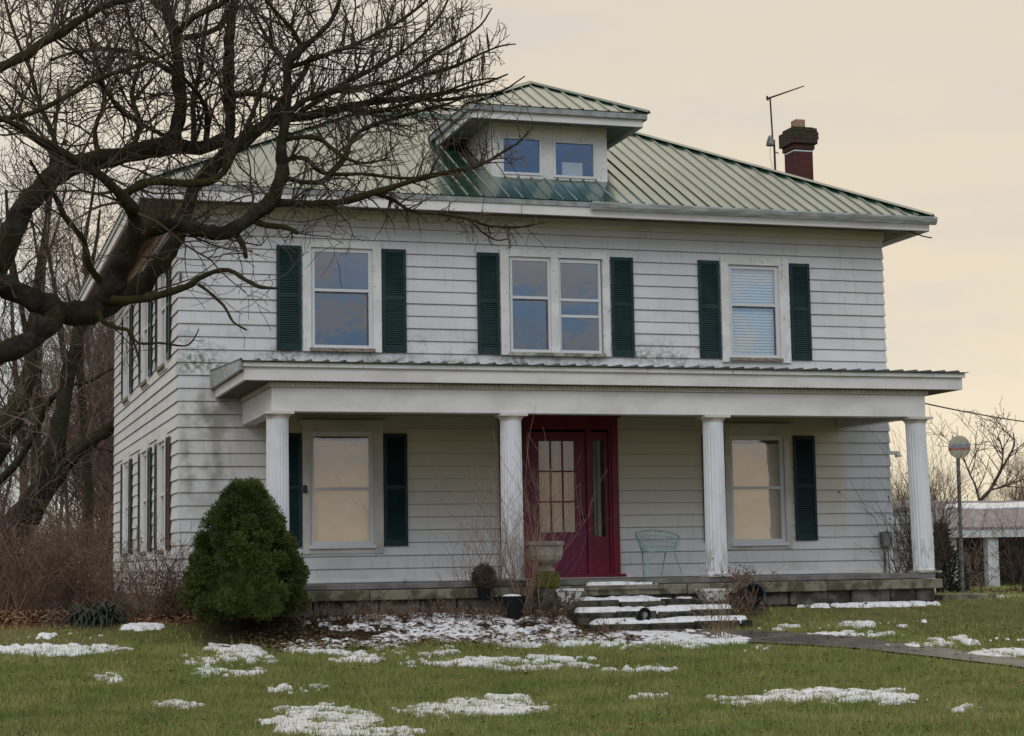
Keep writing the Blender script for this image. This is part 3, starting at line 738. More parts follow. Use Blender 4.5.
# ridge and hip caps, dark flashing at the break
def cap(mb, p, q, wd=.11, h=.042):
    p, q = Vector(p), Vector(q); s = (q-p).cross(Vector((0, 0, 1))).normalized()
    dn = Vector((0, 0, -.035))
    mb.poly([p-s*wd+Vector((0, 0, h))+dn, q-s*wd+Vector((0, 0, h))+dn, q+Vector((0, 0, h+.012)), p+Vector((0, 0, h+.012))])
    mb.poly([p+s*wd+Vector((0, 0, h))+dn, q+s*wd+Vector((0, 0, h))+dn, q+Vector((0, 0, h+.012)), p+Vector((0, 0, h+.012))])
mb = MB()
for i in range(4): cap(mb, (*c[i], EZ), (*inn[i], ZB))
cap(mb, b[0], rl); cap(mb, b[1], rr); cap(mb, rl, rr)
mb.build('ridge_cap', 'roof', roof)
mb = MB()
for (p, q, d) in ((b[0], b[1], (0, -1)), (b[0], b[3], (-1, 0)), (b[1], b[2], (1, 0))):
    p, q = Vector(p), Vector(q); o = Vector((d[0], d[1], 0))
    mb.poly([p+o*.20+Vector((0, 0, -.075)), q+o*.20+Vector((0, 0, -.075)), q+Vector((0, 0, .045)), p+Vector((0, 0, .045))])
mb.build('flashing', mat('dull green flashing', base=(.012, .075, .055), rough=.6), roof)
# ---- dormer
def rz(Y): return EZ+SL*(Y-E0y)
DX0, DX1, DY, DT = 5.14, 7.18, .30, 7.58
mb = MB()
dorm = house
gl1, gl2 = (5.35, 5.98, 6.69, 7.25), (6.26, 6.93, 6.675, 7.225)
mb.box(DX0, gl1[0]-.04, DY, DY+.08, 6.60, DT).box(gl2[1]+.04, DX1, DY, DY+.08, 6.60, DT).box(gl1[1]+.04, gl2[0]-.04, DY, DY+.08, 6.60, DT)
mb.box(gl1[0]-.04, gl1[1]+.04, DY, DY+.08, 7.29, DT).box(gl2[0]-.04, gl2[1]+.04, DY, DY+.08, 7.265, DT)
mb.box(gl1[0]-.04, gl1[1]+.04, DY, DY+.08, 6.60, 6.65).box(gl2[0]-.04, gl2[1]+.04, DY, DY+.08, 6.60, 6.635)
mb.box(DX0, DX0+.03, DY+.08, 3.2, 6.60, DT).box(DX1-.03, DX1, DY+.08, 3.2, 6.60, DT)
mb.build('dormer_wall', 'peeling', dorm)
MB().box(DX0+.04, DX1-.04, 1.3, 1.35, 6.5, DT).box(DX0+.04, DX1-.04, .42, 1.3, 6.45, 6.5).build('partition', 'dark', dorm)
for (a0, a1, z0, z1) in (gl1, gl2):
    mb = MB()
    mb.box(a0-.04, a0, DY-.02, DY+.05, z0-.04, z1+.04).box(a1, a1+.04, DY-.02, DY+.05, z0-.04, z1+.04).box(a0, a1, DY-.02, DY+.05, z1, z1+.04).box(a0, a1, DY-.02, DY+.05, z0-.04, z0)
    wn = mb.build('window', 'frame', dorm)
    MB().poly([(a0, DY+.02, z0), (a1, DY+.02, z0), (a1, DY+.02, z1), (a0, DY+.02, z1)]).build('pane', 'glass_blue', wn)
# something pale leaning inside the right dormer window
MB().box(6.42, 6.78, .42, .44, 6.55, 6.93).build('box', 'peeling', dorm)
bpy.data.objects['box'].name = 'stored_board'
OD = .47; ex0, ex1, ey = DX0-OD, DX1+OD, DY-OD
yb = 2.6
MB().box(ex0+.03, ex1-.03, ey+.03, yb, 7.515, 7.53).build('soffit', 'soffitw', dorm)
MB().box(ex0, ex1, ey-.015, ey+.028, 7.455, 7.60).box(ex0-.015, ex0+.028, ey+.03, yb-.35, 7.455, 7.60).box(ex1-.028, ex1+.015, ey+.03, yb-.35, 7.455, 7.60).build('fascia', 'trim', dorm)
MB().box(ex0-.06, ex1+.06, ey-.075, ey-.017, 7.575, 7.665).box(ex0-.075, ex0-.017, ey-.015, yb-.3, 7.575, 7.665).box(ex1+.017, ex1+.075, ey-.015, yb-.3, 7.575, 7.665).build('drip_edge', 'roof_edge', dorm)
rx0, rx1, ry, rzz = ex0-.09, ex1+.09, ey-.09, 7.675
half = (rx1-rx0)/2; xa = (rx0+rx1)/2; sd_ = (8.49-rzz)/half; ya = ry+half; za = 8.49
yr = E0y+(za-EZ)/SL; yr = yr+1.2; ye = E0y+(rzz-EZ)/SL
ye2 = ye
mb = MB()
mb.poly([(rx0, ry, rzz), (rx1, ry, rzz), (xa, ya, za)])
mb.poly([(rx0, ry, rzz), (xa, ya, za), (xa, yr, za), (rx0, ye2+.05, rzz)])
mb.poly([(rx1, ry, rzz), (xa, ya, za), (xa, yr, za), (rx1, ye2+.05, rzz)])
x = rx0+.16
while x < rx1-.05:
    t = min(x-rx0, rx1-x); rib(mb, (x, ry, rzz), (x, ry+t, rzz+sd_*t), (1, 0, 0)); x += .2285
y = ry+.15
while y < ye2:
    t = min(half, y-ry); rib(mb, (rx0, y, rzz), (rx0+t, y, rzz+sd_*t), (0, 1, 0)); rib(mb, (rx1, y, rzz), (rx1-t, y, rzz+sd_*t), (0, 1, 0)); y += .2285
cap(mb, (rx0, ry, rzz), (xa, ya, za), .07); cap(mb, (rx1, ry, rzz), (xa, ya, za), .07); cap(mb, (xa, ya, za), (xa, yr, za), .07)
mb.build('dormer_roof', 'roof', dorm)
# ---- chimney
chx0, chx1, chy0, chy1 = 11.99, 12.38, 3.0, 3.42
CH = Vector((0, 0, 0))
chm = MB().box(chx0, chx1, chy0, chy1, -.7, 8.02)
chm.box(chx0-.03, chx1+.03, chy0-.03, chy1+.03, 8.02, 8.12).box(chx0-.075, chx1+.075, chy0-.075, chy1+.075, 8.12, 8.38).box(chx0-.02, chx1+.02, chy0-.02, chy1+.02, 8.38, 8.45)
rngc = random.Random(3)
for k in range(40):
    X = rngc.uniform(chx0-.08, chx1); Z = 8.13+.075*rngc.randint(0, 3); X2 = X+.1
    chm.box(X, X2, chy0-.075-rngc.uniform(0, .012), chy0-.06, Z, Z+.066)
chim = chm.build('chimney', 'brick', house)
MB().box(chx0+.10, chx1-.10, chy0+.08, chy1-.12, 8.45, 8.62).build('flue', 'flue', chim)
MB().box(chx0-.008, chx1+.008, chy0-.008, chy1+.008, 7.975, 8.0).box(chx0-.008, chx1+.008, chy0-.008, chy1+.008, 7.17, 7.195).build('strap', 'frame', chim)
# ---- meter, bracket
mt = MB().box(11.86, 12.06, -.14, -.03, .42, .68).lathe([(.055, 0), (.055, .03)], (11.96, -.12, .66), 12).build('meter_box', 'greybox', house, bevel=.015)
MB().tube([(11.93, -.06, .42), (11.93, -.06, -.09)], .022, 8).tube([(12.0, -.05, .42), (12.02, -.05, -.02)], .010, 6).build('conduit', 'metal', mt)
MB().box(12.14, 12.34, .02, .08, 2.0, 2.06).box(12.28, 12.36, .0, .10, 1.96, 2.0).build('wall_light', 'trim', house)
MB().box(11.325, 11.50, -2.3, -2.22, 2.53, 2.59).build('bracket', 'cream', house)
MB().box(-.004, .035, -.034, -.026, 4.63, 4.79).build('vent_hole', 'frame_dark', house)

# ---- rear wing
wing = empty('rear_wing', (15.4, 10, -.5), 'low white clapboard outbuilding standing behind the right side of the house', 'outbuilding')
lap(lambda a, o, z: (12.3+a, 10-o, z), 6.4, -.6, 1.295).build('wall', 'siding', wing)
lap(lambda a, o, z: (18.7+o, 10+a, z), 4, -.6, 1.295).build('wall', 'siding', wing)
MB().hexa([(12.2, 9.93, 1.30), (18.75, 9.93, 1.30), (18.75, 14.1, 1.7), (12.2, 14.1, 1.7), (12.2, 9.93, 1.38), (18.75, 9.93, 1.38), (18.75, 14.1, 1.78), (12.2, 14.1, 1.78)]).build('roof', 'shingle', wing)


# ------------------------------------------------------------------ garage, dish, antenna, wire, car
YG = 28
def gp(px, py, Y=YG): return onY(px, py, Y)
gx_l, gx_p0, gx_p1 = gp(946, 540).x, gp(982, 560).x, gp(993, 560).x
ez, fz, rzg = gp(985, 529.5).z, gp(985, 537.5).z, gp(1000, 500).z+.05
gbase = hgt(30, YG)-.1
gar = empty('garage', (gx_l, YG, -.9), 'open fronted white garage with grey shingle roof patched with snow, at right', 'garage')
XR = gx_l+11
rise = max(.5, onY(1024, 500.5, YG+5.2).z-.08-ez)
MB().hexa([(gx_l-.35, YG-.6, ez), (XR, YG-.6, ez), (XR, YG+5.2, ez+rise), (gx_l+.2, YG+5.2, ez+rise), (gx_l-.35, YG-.6, ez+.08), (XR, YG-.6, ez+.08), (XR, YG+5.2, ez+rise+.08), (gx_l+.2, YG+5.2, ez+rise+.08)]).hexa([(gx_l+.2, YG+5.2, ez+rise), (XR, YG+5.2, ez+rise), (XR, YG+11, ez), (gx_l-.35, YG+11, ez), (gx_l+.2, YG+5.2, ez+rise+.08), (XR, YG+5.2, ez+rise+.08), (XR, YG+11, ez+.08), (gx_l-.35, YG+11, ez+.08)]).build('roof', 'shingle', gar)
MB().box(gx_l-.3, XR, YG-.58, YG-.45, fz, ez-.003).build('header', 'shed', gar)
for X0, X1 in ((gx_l-.1, gx_l+.18), (gx_p0, gx_p1), (gx_p1+3.0, gx_p1+3.35), (gx_p1+6.2, gx_p1+6.5)):
    MB().box(X0, X1, YG-.4, YG-.1, -1.6, fz+.05).build('post', 'shed', gar, bevel=.02)
MB().box(gx_l, XR, YG+9, YG+9.2, -1.6, ez).box(gx_l-.05, gx_l+.1, YG, YG+9, -1.6, ez).build('wall', 'inside', gar)
MB().box(gx_l+.3, gx_p0-.1, YG+.6, YG+.8, .03-.4, gp(960, 552).z).build('partition', 'bluegrey', gar)
# snow lying on the garage roof
def slope_pt(X, t): return Vector((X, YG-.6+5.8*t, ez+.085+rise*t))
top = [(0, .66), (.05, .8), (.15, .86), (.3, .84), (.5, .9), (.8, .92), (1, .93)]; bot = [(0, .72), (.05, .68), (.15, .62), (.3, .66), (.5, .68), (.8, .74), (1, .76)]
mb = MB(); Xa, Xb = gp(973, 507).x+.9, XR-.3
for q in range(6):
    u0, u1 = top[q][0], top[q+1][0]
    A = [slope_pt(Xa+(Xb-Xa)*u0, bot[q][1]), slope_pt(Xa+(Xb-Xa)*u1, bot[q+1][1]), slope_pt(Xa+(Xb-Xa)*u1, top[q+1][1]), slope_pt(Xa+(Xb-Xa)*u0, top[q][1])]
    mb.hexa(A+[a+Vector((0, -.02, .05)) for a in A])
tag(mb.build('snow', 'snow'), kind='stuff')
# dish
Dd = 12.0; dc = onY(959.3, 447, Dd); db = onY(963.8, 596, Dd); dr = .29
dish = empty('satellite_dish', (db.x, Dd, db.z), 'cream round dish antenna with blue and red lettering on a tall steel pole', 'satellite dish')
gz = float(hgt(db.x, Dd))
MB().tube([(db.x, Dd+.05, gz-.1), (dc.x-.0, Dd+.08, dc.z-.05)], .048, 10).tube([(db.x, Dd+.05, gz+.9), (db.x, Dd+.05, gz+1.0)], .058, 10).tube([(db.x-.01, Dd+.05, gz+1.8), (db.x-.01, Dd+.05, gz+1.86)], .058, 10).build('pole', 'metal', dish)
nrm = (CAM-dc); nrm.z = 0; nrm.normalize(); ux = Vector((-nrm.y, nrm.x, 0)); uz = Vector((0, 0, 1))
if ux.x < 0: ux = -ux
mb = MB(); rings = [(0, .014), (.10, .013), (.19, .010), (.25, .006), (.275, 0), (.285, .0), (.285, -.03), (.25, -.035), (0, -.10)]
n = 40; base = 0
for r_, o_ in rings:
    for j in range(n):
        a = 2*math.pi*j/n; p = dc+ux*math.cos(a)*max(r_, .001)*.95+uz*math.sin(a)*max(r_, .001)+nrm*o_; mb.v.append(tuple(p))
for k in range(len(rings)-1):
    for j in range(n): mb.f.append((k*n+j, k*n+(j+1) % n, (k+1)*n+(j+1) % n, (k+1)*n+j))
mb.build('reflector', 'dish', dish, smooth=True)
def text(s, size, p, m, parent, name, ext=.002, sx=1):
    cu = bpy.data.curves.new('t', 'FONT'); cu.body = s; cu.size = size; cu.align_x = 'CENTER'; cu.align_y = 'CENTER'; cu.extrude = ext; cu.offset = size*.02
    o = bpy.data.objects.new('t', cu); COL.objects.link(o); me = bpy.data.meshes.new_from_object(o.evaluated_get(bpy.context.evaluated_depsgraph_get()))
    bpy.data.objects.remove(o); me.materials.clear(); me.materials.append(M[m])
    Rm = Matrix((ux*sx, uz, nrm)).transposed().to_4x4()
    me.transform(Matrix.Translation(p) @ Rm)
    t = bpy.data.objects.new(name, me); COL.objects.link(t); t.parent = parent; t.matrix_parent_inverse = Matrix.Translation(parent_loc(parent)).inverted(); return t
text('BRESCO', .100, dc+nrm*.020+uz*.032+ux*.03, 'blueink', dish, 'lettering', sx=1.1)
text('BROADBAND', .080, dc+nrm*.020-uz*.045, 'redink', dish, 'lettering', sx=1.08)
mb = MB(); p0 = dc+nrm*.020+uz*.032-ux*.20
mb.poly([p0+ux*0-uz*.03, p0+ux*.05-uz*.0, p0+ux*.05+uz*.035, p0+ux*.02+uz*.02]); mb.build('emblem', 'blueink', dish)
# antenna beside the chimney
ant = empty('tv_antenna', (11.95, 3.0, 6.9), 'thin aerial mast with a slanted boom standing on the roof beside the chimney', 'antenna')
Ya = 3.0
pA = [onY(775.5, 172, Ya), onY(774, 140, Ya)]; pB = [onY(773, 144, Ya), onY(770, 97, Ya)]
MB().tube([pA[0]+Vector((0, 0, -.35)), pA[1]], .022, 8).tube(pB, .017, 8).tube([onY(775, 152, Ya), onY(783, 151, Ya)+Vector((0, .2, 0))], .01, 6).build('mast', 'darkmetal', ant)
MB().tube([onY(766.5, 99, Ya), onY(804, 86, Ya)], [.020, .011], 6).tube([onY(767, 98, Ya)+Vector((0, 0, .04)), onY(768, 100.5, Ya)], .02, 6).build('boom', 'darkmetal', ant)
q = onY(770.5, 143, Ya); MB().lathe([(.035, .14), (.05, .10), (.085, -.02), (.085, -.05), (.02, -.06)][::-1], q, 14).build('rotor', 'metal', ant)
MB().tube([q, onY(770, 155, Ya), onY(772.5, 168, Ya)], .004, 4).build('cable', 'darkmetal', ant)
# power wire
p0 = Vector((12.2, 10.6, 3.9)); a_ = onY(925, 403.5, 16); b_ = onY(1024, 413.5, 16+9)
pts = []; c_ = b_+(b_-a_)*2.2
for k in range(41):
    t = k/40; p = a_.lerp(c_, t) if t > 0 else a_; pts.append(p+Vector((0, 0, -.9*4*t*(1-t)*.35)))
pts = [a_+(a_-pts[1])*10]+pts
tag(MB().tube(pts, .022, 5).build('power_cable', 'darkmetal'), 'black overhead cable running off to the right behind the porch roof', 'cable')
# loose wire under the eave at the right corner
tag(MB().tube([(12.35, -.45, 5.86), (12.5, -.5, 5.78), (12.62, -.55, 5.73), (12.78, -.58, 5.70)], .012, 5).build('loose_wire', 'darkmetal'), 'short bent wire hanging from the eave at the right roof corner', 'wire')
# fence post behind the corner
pp = onY(909, 592, 5)
tag(MB().lathe([(.07, -.3), (.07, .42), (.06, .45), (.02, .47)], (pp.x, 5, pp.z), 12).build('bollard', 'darkmetal'), 'short black post between the tan car and the end column', 'post')
# car: mostly hidden behind the house, its tail shows
def make_car(cx, cy, gz):
    c = empty('parked_car', (cx, cy, gz), 'pale orange tan car parked behind the house, only its tail in view', 'car')
    prof = [(0, .35), (0, .62), (.05, .78), (.55, .92), (.95, 1.38), (2.2, 1.45), (2.95, .98), (4.1, .86), (4.35, .70), (4.38, .35)]
    Wc = 1.65
    mb = MB(); n = len(prof)
    for s_, inset in ((0, .08), (.08, 0), (Wc-.08, 0), (Wc, .08)):
        for x, z in prof: mb.v.append((cx-x, cy+s_, gz+z-(inset*.4 if z > .5 else 0)))
    for k in range(3):
        for j in range(n-1): a = k*n+j; mb.f.append((a, a+1, a+1+n, a+n))
        mb.f.append((k*n+n-1, k*n, (k+1)*n, (k+1)*n+n-1))
    mb.f.append(tuple(range(n))); mb.f.append(tuple(range(3*n, 4*n))[::-1])
    body = mb.build('body', 'car', c, bevel=.03)
    MB().poly([(cx-.72, cy-.012, gz+.93), (cx-1.0, cy-.012, gz+1.30), (cx-2.15, cy-.012, gz+1.37), (cx-2.75, cy-.012, gz+.97)]).build('side_window', 'carglass', c)
    MB().box(cx-.06, cx+.015, cy+.02, cy+.22, gz+.62, gz+.80).build('tail_light', 'tail', c); MB().box(cx-.06, cx+.015, cy+Wc-.22, cy+Wc-.02, gz+.62, gz+.80).build('tail_light', 'tail', c)
    for x in (.85, 3.5):
        for y in (cy+.0, cy+Wc-.18):
            m_ = MB()
            for k in range(2):
                for j in range(20): a = 2*math.pi*j/20; m_.v.append((cx-x+.31*math.cos(a), y+.18*k, gz+.31+.31*math.sin(a)))
            for j in range(20): m_.f.append((j, (j+1) % 20, 20+(j+1) % 20, 20+j))
            m_.f += [tuple(range(20)), tuple(range(20, 40))]
            m_.build('wheel', 'tyre', c)
    MB().box(cx-.1, cx+.06, cy+.05, cy+Wc-.05, gz+.33, gz+.5).build('bumper', 'darkmetal', c, bevel=.03)
qc = onY(906.5, 577, 6.5)
make_car(qc.x, 6.5, qc.z-.72)

# ------------------------------------------------------------------ porch things
# mint wire chair
ch = empty('wire_chair', (7.5, -.75, 0), 'mint green metal wire garden chair standing on the porch by the door', 'chair')
zf = -.005; cxx, cyy = 7.52, -.72; seat = .40
def arc(rx, ry, a0, a1, z0, z1, n=18, zc=None):
    return [(cxx+rx*math.cos(R(a0+(a1-a0)*k/n)), cyy+ry*math.sin(R(a0+(a1-a0)*k/n)), (z0+(z1-z0)*k/n) if zc is None else zc(k/n)) for k in range(n+1)]
MB().tube(arc(.27, .25, 0, 360, seat, seat, 28), .011, 6).build('seat_rim', 'mint', ch)
mb = MB()
for k in range(-9, 10):
    x = k*.027; h_ = .25*math.sqrt(max(0, 1-(x/.27)**2)); mb.tube([(cxx+x, cyy-h_, seat), (cxx+x, cyy, seat-.012), (cxx+x, cyy+h_, seat)], .0045, 4)
    y = k*.025; h_ = .27*math.sqrt(max(0, 1-(y/.25)**2)); mb.tube([(cxx-h_, cyy+y, seat), (cxx, cyy+y, seat-.012), (cxx+h_, cyy+y, seat)], .0045, 4)
mb.build('seat', 'mint', ch)
topz = lambda t: .56+.18*math.sin(math.pi*t)**.8
back = arc(.36, .33, -25, 205, 0, 0, 30, topz)
MB().tube([(cxx+.26, cyy-.20, seat)]+[tuple(back[0])]+back[1:-1]+[tuple(back[-1]), (cxx-.26, cyy-.20, seat)], .012, 6).build('back_rim', 'mint', ch)
mb = MB()
for k in range(2, 29):
    a = R(-25+230*k/30); lo_ = (cxx+.27*math.cos(a), cyy+.25*math.sin(a), seat); hi_ = back[k]
    mb.tube([lo_, hi_], .0042, 4)
for f_ in (.25, .5, .75):
    mb.tube([(cxx+(.27+.09*f_)*math.cos(R(-25+230*k/30)), cyy+(.25+.08*f_)*math.sin(R(-25+230*k/30)), seat+(back[k][2]-seat)*f_) for k in range(2, 29)], .004, 4)
mb.build('backrest', 'mint', ch)
for sx_ in (-1, 1):
    for sy_ in (-1, 1):
        MB().tube([(cxx+sx_*.20, cyy+sy_*.17, seat), (cxx+sx_*(.32 if sy_ < 0 else .15), cyy+sy_*.26, zf)], .010, 6).build('leg', 'mint', ch)
# stone urn on mossy pedestal
uc = onY(545.5, 586, -3.02); ux0, uy0 = 4.85, -3.05; uzb = -.09
MB().box(4.60, 5.02, -3.27, -2.92, -.9, -.118).build('step_pier', 'pier', house, bevel=.02)
MB().box(7.15, 7.75, -3.32, -2.92, -.9, -.345).build('step_pier', 'pier', house, bevel=.02)
urn = empty('garden_urn', (ux0, uy0, -.115), 'weathered stone urn on a mossy pedestal left of the front door', 'urn')
MB().box(ux0-.17, ux0+.17, uy0-.17, uy0+.17, -.112, .13).build('pedestal', 'moss', urn, bevel=.04)
MB().lathe([(.14, .132), (.13, .16), (.10, .19), (.105, .225), (.18, .25), (.225, .29), (.25, .36), (.256, .49), (.278, .50), (.282, .555), (.24, .555), (.21, .44), (.02, .42)], (ux0, uy0, 0), 36).build('bowl', 'concrete', urn, smooth=False)
MB().lathe([(.0, .50), (.23, .50)][::-1], (ux0, uy0, 0), 24).build('soil', 'stone', urn)
# white square pots
for px, lab in ((565, 'chipped white tapered pot beside the steps below the stone urn'), (712, 'chipped white tapered pot beside the steps below the second column from the right')):
    q = onY(px, 590, -3.1); X, Z = q.x, q.z; t_, b_2, hh = .195, .13, .21
    top_ = Z+.02; bot_ = top_-hh
    p_ = empty('flower_pot', (X, -3.12, bot_), lab, 'pot', 'white pots flanking the steps')
    MB().hexa([(X-b_2, -3.12-b_2, bot_), (X+b_2, -3.12-b_2, bot_), (X+b_2, -3.12+b_2, bot_), (X-b_2, -3.12+b_2, bot_), (X-t_, -3.12-t_, top_-.04), (X+t_, -3.12-t_, top_-.04), (X+t_, -3.12+t_, top_-.04), (X-t_, -3.12+t_, top_-.04)]).build('pot_wall', 'whitepot', p_, bevel=.01)
    MB().box(X-t_-.015, X+t_+.015, -3.12-t_-.015, -3.12+t_+.015, top_-.039, top_).build('rim', 'whitepot', p_, bevel=.008)
    MB().box(X-.15, X+.15, -3.28, -2.96, bot_-.35, bot_-.003).build('plinth', 'stone', p_, bevel=.02)
# black planter with snow
q = onY(512, 596, -3.25)
bp_ = empty('planter', (q.x, -3.25, -.6), 'black planter topped with snow at the foot of the middle left column', 'planter')
MB().lathe([(.15, -.34), (.19, -.02), (.20, 0), (.17, 0), (.16, -.05)], (q.x, -3.25, q.z), 26).build('tub', 'blackpot', bp_)
MB().lathe([(.16, -.05), (.155, -.01), (.10, .02), (.01, .03)], (q.x, -3.25, q.z), 20).build('snow_cap', 'snow', bp_)
# tipped navy pot
q = onY(754, 597, -3.15); tp = empty('tipped_pot', (q.x, -3.1, q.z-.19), 'dark navy round pot lying on its side beside the steps', 'pot')
m_ = MB().lathe([(.17, -.30), (.19, -.02), (.20, .02), (.185, .02), (.17, -.02), (.15, -.25)], (0, 0, 0), 30); o = m_.build('tub', 'bluepot', tp, smooth=True)
o.matrix_parent_inverse = Matrix.Identity(4); o.location = (0, -.08, .20); o.rotation_euler = (R(78), 0, R(14))
# small ring thing on the lowest step
q = onY(645, 624, -3.95)
rg = empty('hose_reel', (q.x, -3.95, -.6), 'small round black reel with pale hub lying on the lowest step', 'reel')
m_ = MB().tube([(q.x+.075*math.cos(R(a)), -3.95, -.50+.075*math.sin(R(a))) for a in range(0, 361, 15)], .028, 8); m_.build('rim', 'blackpot', rg)
MB().tube([(q.x, -3.93, -.50), (q.x, -3.98, -.50)], .035, 12).build('hub', 'greybox', rg)
MB().box(q.x-.13, q.x-.05, -3.99, -3.92, -.59, -.53).build('foot', 'blackpot', rg)
# stone block at the right end of the porch
p0_ = gat(898+60, 606)
tag(MB().box(11.75, 12.75, -2.2, -1.6, -.62, -.36).build('stone_block', 'slab', bevel=.03), 'loose mossy stone block on the grass off the right end of the porch', 'block')

# ------------------------------------------------------------------ path
topl = [(596, 629), (640, 630), (735, 631.5), (800, 634), (860, 639), (940, 649), (1024, 660.5), (1100, 672)]
botl = [(584, 640), (640, 642), (735, 643), (800, 646), (860, 650), (940, 659), (1024, 669), (1100, 681)]
def resamp(L, n=60):
    L = np.array(L, float); xs = np.linspace(L[0, 0], L[-1, 0], n); return [(x, float(np.interp(x, L[:, 0], L[:, 1]))) for x in xs]
TA = [gat(*p) for p in resamp(topl)]; TB_ = [gat(*p) for p in resamp(botl)]
mb = MB()
for k in range(59):
    for j in range(4):
        P_ = []
        for (kk, jj) in ((k, j), (k+1, j), (k+1, j+1), (k, j+1)):
            p = TB_[kk].lerp(TA[kk], jj/4); P_.append((p.x, p.y, float(hgt(p.x, p.y))+.022))
        mb.poly(P_)
tag(mb.build('path', 'path'), kind='structure')
PATH = [(TA[k], TB_[k]) for k in range(60)]

# ------------------------------------------------------------------ snow on the lawn
def fbm(x, y, sc, oct=4, seed=0):
    r = np.random.default_rng(seed); tot = np.zeros_like(x); amp = 1; nrmz = 0
    for o in range(oct):
        n = 128; G = r.random((n, n)); u = x*sc*(2**o)+o*13.7; v = y*sc*(2**o)+o*7.1
        i = np.floor(u).astype(int); j = np.floor(v).astype(int); fu = u-i; fv = v-j; fu = fu*fu*(3-2*fu); fv = fv*fv*(3-2*fv)
        g = lambda a, b: G[a % n, b % n]
        tot += amp*((g(i, j)*(1-fu)+g(i+1, j)*fu)*(1-fv)+(g(i, j+1)*(1-fu)+g(i+1, j+1)*fu)*fv); nrmz += amp; amp *= .55
    return tot/nrmz
def project(X, Y, Z):
    dx, dy, dz = X-CAM.x, Y-CAM.y, Z-CAM.z
    zc = dx*FWD.x+dy*FWD.y+dz*FWD.z
    return 512+F_PX*(dx*RT.x+dy*RT.y+dz*RT.z)/zc, 368-F_PX*(dx*UP.x+dy*UP.y+dz*UP.z)/zc, zc
# patches: centre and half size as seen in the photograph, strength
PATCH = [(430, 622, 110, 10, 1.05), (520, 634, 120, 12, 1.0), (390, 612, 70, 7, 1.15), (560, 621, 60, 7, 1.0), (640, 640, 75, 9, 1.1), (340, 648, 62, 7, .92), (230, 658, 50, 14, .74), (225, 672, 40, 6, .7),
         (48, 651, 80, 5, 1.5), (140, 628, 26, 3, .9), (80, 637, 60, 4, .45), (320, 722, 55, 15, 1.05), (500, 706, 50, 9, 1.0), (430, 712, 50, 6, .85), (370, 735, 60, 6, .9), (110, 679, 16, 5, .85), (850, 698, 70, 8, 1.1),
         (790, 694, 25, 4, .9), (735, 702, 35, 5, .85), (650, 697, 20, 4, .8), (420, 660, 80, 9, .76), (540, 664, 70, 7, .78), (850, 604, 75, 2.6, .84), (930, 598.5, 14, 3, 1.1), (720, 640, 30, 5, .9), (300, 690, 30, 6, .74),
         (760, 650, 20, 3, .6), (870, 626, 40, 4, .68), (935, 621, 16, 3, .6), (1005, 654, 30, 4, 1.2), (930, 645, 45, 3, .9), (850, 635, 50, 2.5, .8), (690, 610, 12, 4, 1.0), (725, 612, 16, 6, .9), (960, 596, 60, 2.5, .8), (445, 640, 90, 8, .8),
         (780, 628, 50, 3, .6), (970, 640, 50, 3, .68), (350, 605, 45, 4, .9), (640, 668, 40, 4, .72), (180, 705, 30, 4, .68), (975, 710, 30, 4, .66)]
def snowmask(X, Y):
    Z = hgt(X, Y); px, py, zc = project(X, Y, Z); m = np.zeros_like(X)
    for cx_, cy_, rx_, ry_, s_ in PATCH:
        d = ((px-cx_)/rx_)**2+((py-cy_)/ry_)**2; m = np.maximum(m, s_*(.9 if cy_ > 645 else 1)*np.clip(1.25-d*.62, 0, 1.0))
    n1 = fbm(X, Y*.8, 1.6, 5, 1); n2 = fbm(X, Y, 7, 3, 2)
    n3 = fbm(X, Y*.7, 3.2, 4, 6); n4 = fbm(X, Y*.8, 12, 2, 16)
    k = np.clip(m*1.6, 0, 1)
    return m*(.12+1.55*n1)+((n2-.5)*1.5+(n3-.5)*1.9+(n4-.5)*1.5)*k-.68
step = .032
sx = np.arange(-6, 15, step); sy = np.arange(-13, -2.86, step)
sy2 = np.arange(-2.86, 6, step*1.5)
def snowpart(sx, sy):
    X, Y = np.meshgrid(sx, sy); m = snowmask(X, Y)
    th = np.clip(m, -.2, .3)*.075
    # keep out from under the path and the steps
    Z = hgt(X, Y)+.016+np.minimum(th, .05)
    st = (X > 5.05) & (X < 7.7) & (Y > -4.1); th = np.where(st, -1, th); Z = Z
    nx_ = len(sx); idx = np.arange(X.size).reshape(X.shape)
    ok = (th[:-1, :-1] > 0) | (th[1:, :-1] > 0) | (th[:-1, 1:] > 0) | (th[1:, 1:] > 0)
    st2 = st[:-1, :-1]; ok &= ~st2
    V = np.stack([X, Y, np.where(th > 0, Z, hgt(X, Y)-.03)], -1).reshape(-1, 3)
    F = np.stack([idx[:-1, :-1][ok], idx[:-1, 1:][ok], idx[1:, 1:][ok], idx[1:, :-1][ok]], -1)
    u, inv = np.unique(F, return_inverse=True)
    return V[u], inv.reshape(F.shape)
V1, F1 = snowpart(sx, sy); V2, F2 = snowpart(np.arange(-6, 26, step*1.5), sy2)
keep = ~((V2[:, 0] > -.1) & (V2[:, 0] < 12.2) & (V2[:, 1] > -2.8))
ok = keep[F2].all(1); F2 = F2[ok]
V = np.concatenate([V1, V2]); Fq = np.concatenate([F1, F2+len(V1)])
o = nmesh('snow', V, Fq, 'snow'); o.data.polygons.foreach_set('use_smooth', [True]*len(o.data.polygons)); tag(o, kind='stuff')
